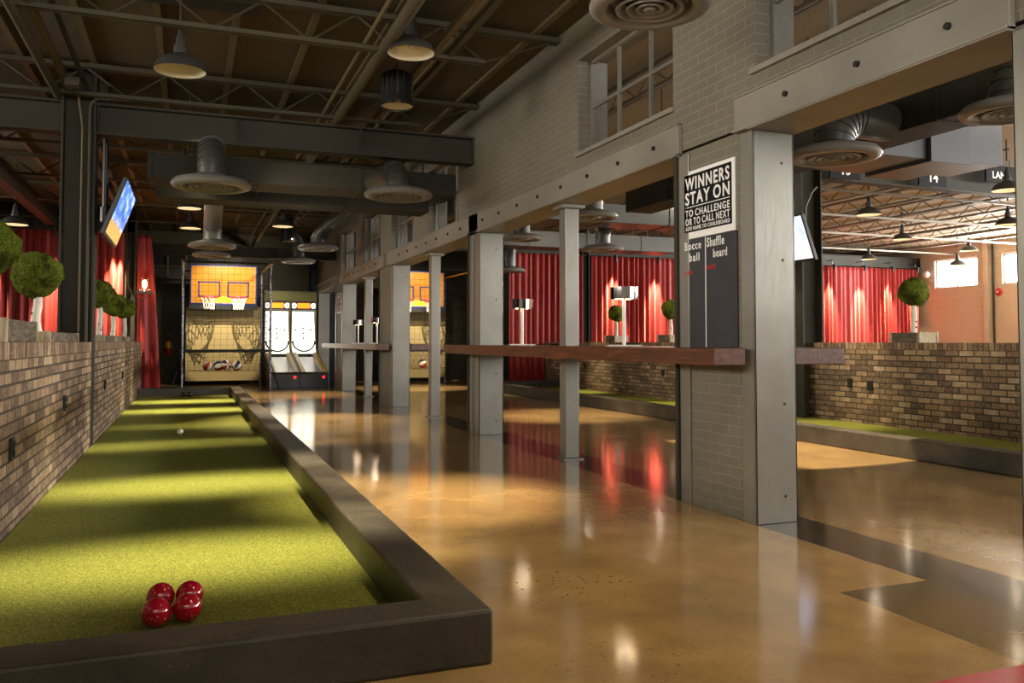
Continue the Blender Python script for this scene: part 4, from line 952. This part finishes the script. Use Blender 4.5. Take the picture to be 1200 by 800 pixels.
# ------------------------------------------------------------------ small fittings
t = thing('fire_extinguisher', 'red fire extinguisher with a yellow label on the dark far wall', 'fire extinguisher', (-.5, 23.38, .75))
obj('cylinder', lathe(B(), ((0, 0), (.07, 0), (.078, .03), (.078, .36), (.05, .42), (.025, .44), (0, .44)), (-.5, 23.38, .74), 24), 'red_gloss', t, True)
obj('label_band', lathe(B(), ((.0785, .2), (.080, .2), (.080, .36), (.0785, .36)), (-.5, 23.38, .74), 24), 'yellow', t)
obj('valve', cyl(B(), (-.5, 23.38, .74), .025, .44, .50, 12), 'black', t); obj('handle', box(B(), -.56, -.44, 23.36, 23.40, 1.24, 1.265), 'black', t)
obj('hose', tube(B(), ((-.48, 23.36, 1.2), (-.40, 23.33, 1.18), (-.385, 23.32, 1.0), (-.39, 23.32, .85)), .012, 8), 'black', t, True)
obj('bracket', box(B(), -.54, -.46, 23.45, 23.5, .9, 1.1), 'black', t)
# edison bulb wall lamp on a wooden shelf by the far left column
t = thing('wall_lamp', 'glass wall lamp with a glowing filament bulb on a wooden shelf before the narrow curtain', 'lamp', (-.88, 18.95, 2.1))
obj('shelf', box(B(), -1.06, -.70, 18.86, 19.04, 2.08, 2.135), 'walnut', t, bevel=.004); obj('bracket', box(B(), -1.09, -1.05, 18.9, 19.3, 2.06, 2.16), 'black', t)
obj('glass_chimney', lathe(B(), ((.115, .0), (.12, .0), (.12, .29), (.115, .29), (.115, .0)), (-.88, 18.95, 2.135), 28), 'glass', t, True)
b = obj('bulb', lathe(B(), ((0, .06), (.022, .07), (.042, .13), (.045, .18), (.03, .23), (0, .245)), (-.88, 18.95, 2.135), 20), 'edison', t, True)
obj('socket', cyl(B(), (-.88, 18.95, 2.135), .024, 0, .07, 14), 'chrome', b); point((-.88, 18.84, 2.3), 4, (1, .6, .3), .04, t)
for x in (-.98, -.78): obj('side_bulb', ball(B(), (x, 18.93, 2.165), .022, 2), 'chrome', t, True)
b = tube(B(), ((-1.17, 18.93, 2.75), (-1.2, 18.93, 2.6), (-1.2, 18.93, 2.25), (-1.12, 18.93, 2.1), (-1.02, 18.93, 2.0), (-.9, 18.93, 1.96), (-.78, 18.94, 2.08)), .010, 8); obj('lamp_cable', b, 'joist', t, True)
def alarm(loc, lab, sx):
    t = thing('fire_alarm', lab, 'alarm', loc); x, y, z = loc
    if sx: m = Matrix.Translation(loc) @ Matrix.Rotation(-PI/2, 4, 'Y')
    else: m = Matrix.Translation(loc) @ Matrix.Rotation(PI/2, 4, 'X')
    obj('bell', lathe(B(), ((0, 0), (.10, 0), (.105, .02), (.08, .05), (.03, .065), (0, .066)), (0, 0, 0), 24, m), 'red_gloss', t, True); obj('strobe', lathe(B(), ((0, .066), (.03, .066), (.028, .085), (0, .09)), (0, 0, 0), 14, m), 'sign_white', t, True)
alarm((20.695, 16.60, 2.46), 'round red fire alarm on the tan block wall between the bright windows', True); alarm((4.75, 23.49, 2.46), 'small red fire alarm on the dark wall seen through the farthest opening', False)
t = thing('security_camera', 'small white dome camera at the top corner between the bright curtain and tan wall', 'camera', (20.5, 18.6, 3.2))
obj('dome', ball(B(), (20.56, 18.9, 3.1), .10, 3), 'white_paint', t, True); obj('arm', box(B(), 20.6, 20.7, 18.87, 18.93, 3.08, 3.14), 'white_paint', t)
b = tube(B(), ((8.08, 9.5, 2.6), (8.1, 9.5, 3.0), (8.2, 9.5, 3.2), (8.3, 9.5, 3.3)), .015, 8); tag(obj('conduit', b, 'tee', smooth=True), 'thin curved cable above the right television on the dark column', 'cable')

# repeats of a kind carry one group phrase
GROUPS = {'pendant_lamp': 'bell-shaped hanging lamps', 'air_diffuser': 'round air diffusers under the ceiling', 'roof_joist': 'open-web roof joists', 'curtain': 'red pleated curtains',
          'moss_ball_tree': 'mossy ball trees on the brick walls', 'wooden_planter': 'reclaimed wood planters on the brick walls', 'wall_socket': 'black sockets on the brick walls', 'steel_post': 'square posts in the openings',
          'bocce_court': 'bocce courts', 'basketball_cage': 'basketball cages', 'skee_ball_lane': 'skee-ball lanes', 'curtain_spotlight': 'curtain spotlights', 'television': 'televisions on poles', 'hanging_sign': 'lane signs',
          'drink_rail': 'walnut drink rails', 'high_bay_lamp': 'black high-bay lamps', 'air_duct': 'rectangular ducts', 'ceiling_pipe': 'pipes under the left ceiling', 'strut_channel': 'strut channels', 'bridging_bar': 'bars under the joists',
          'wall_sign': 'winners signs', 'fire_alarm': 'red fire alarms', 'bocce_ball': 'bocce balls'}
for o in SC.objects:
    if o.parent is None and 'category' in o.keys() and 'group' not in o.keys() and o.name.split('.')[0] in GROUPS: o['group'] = GROUPS[o.name.split('.')[0]]
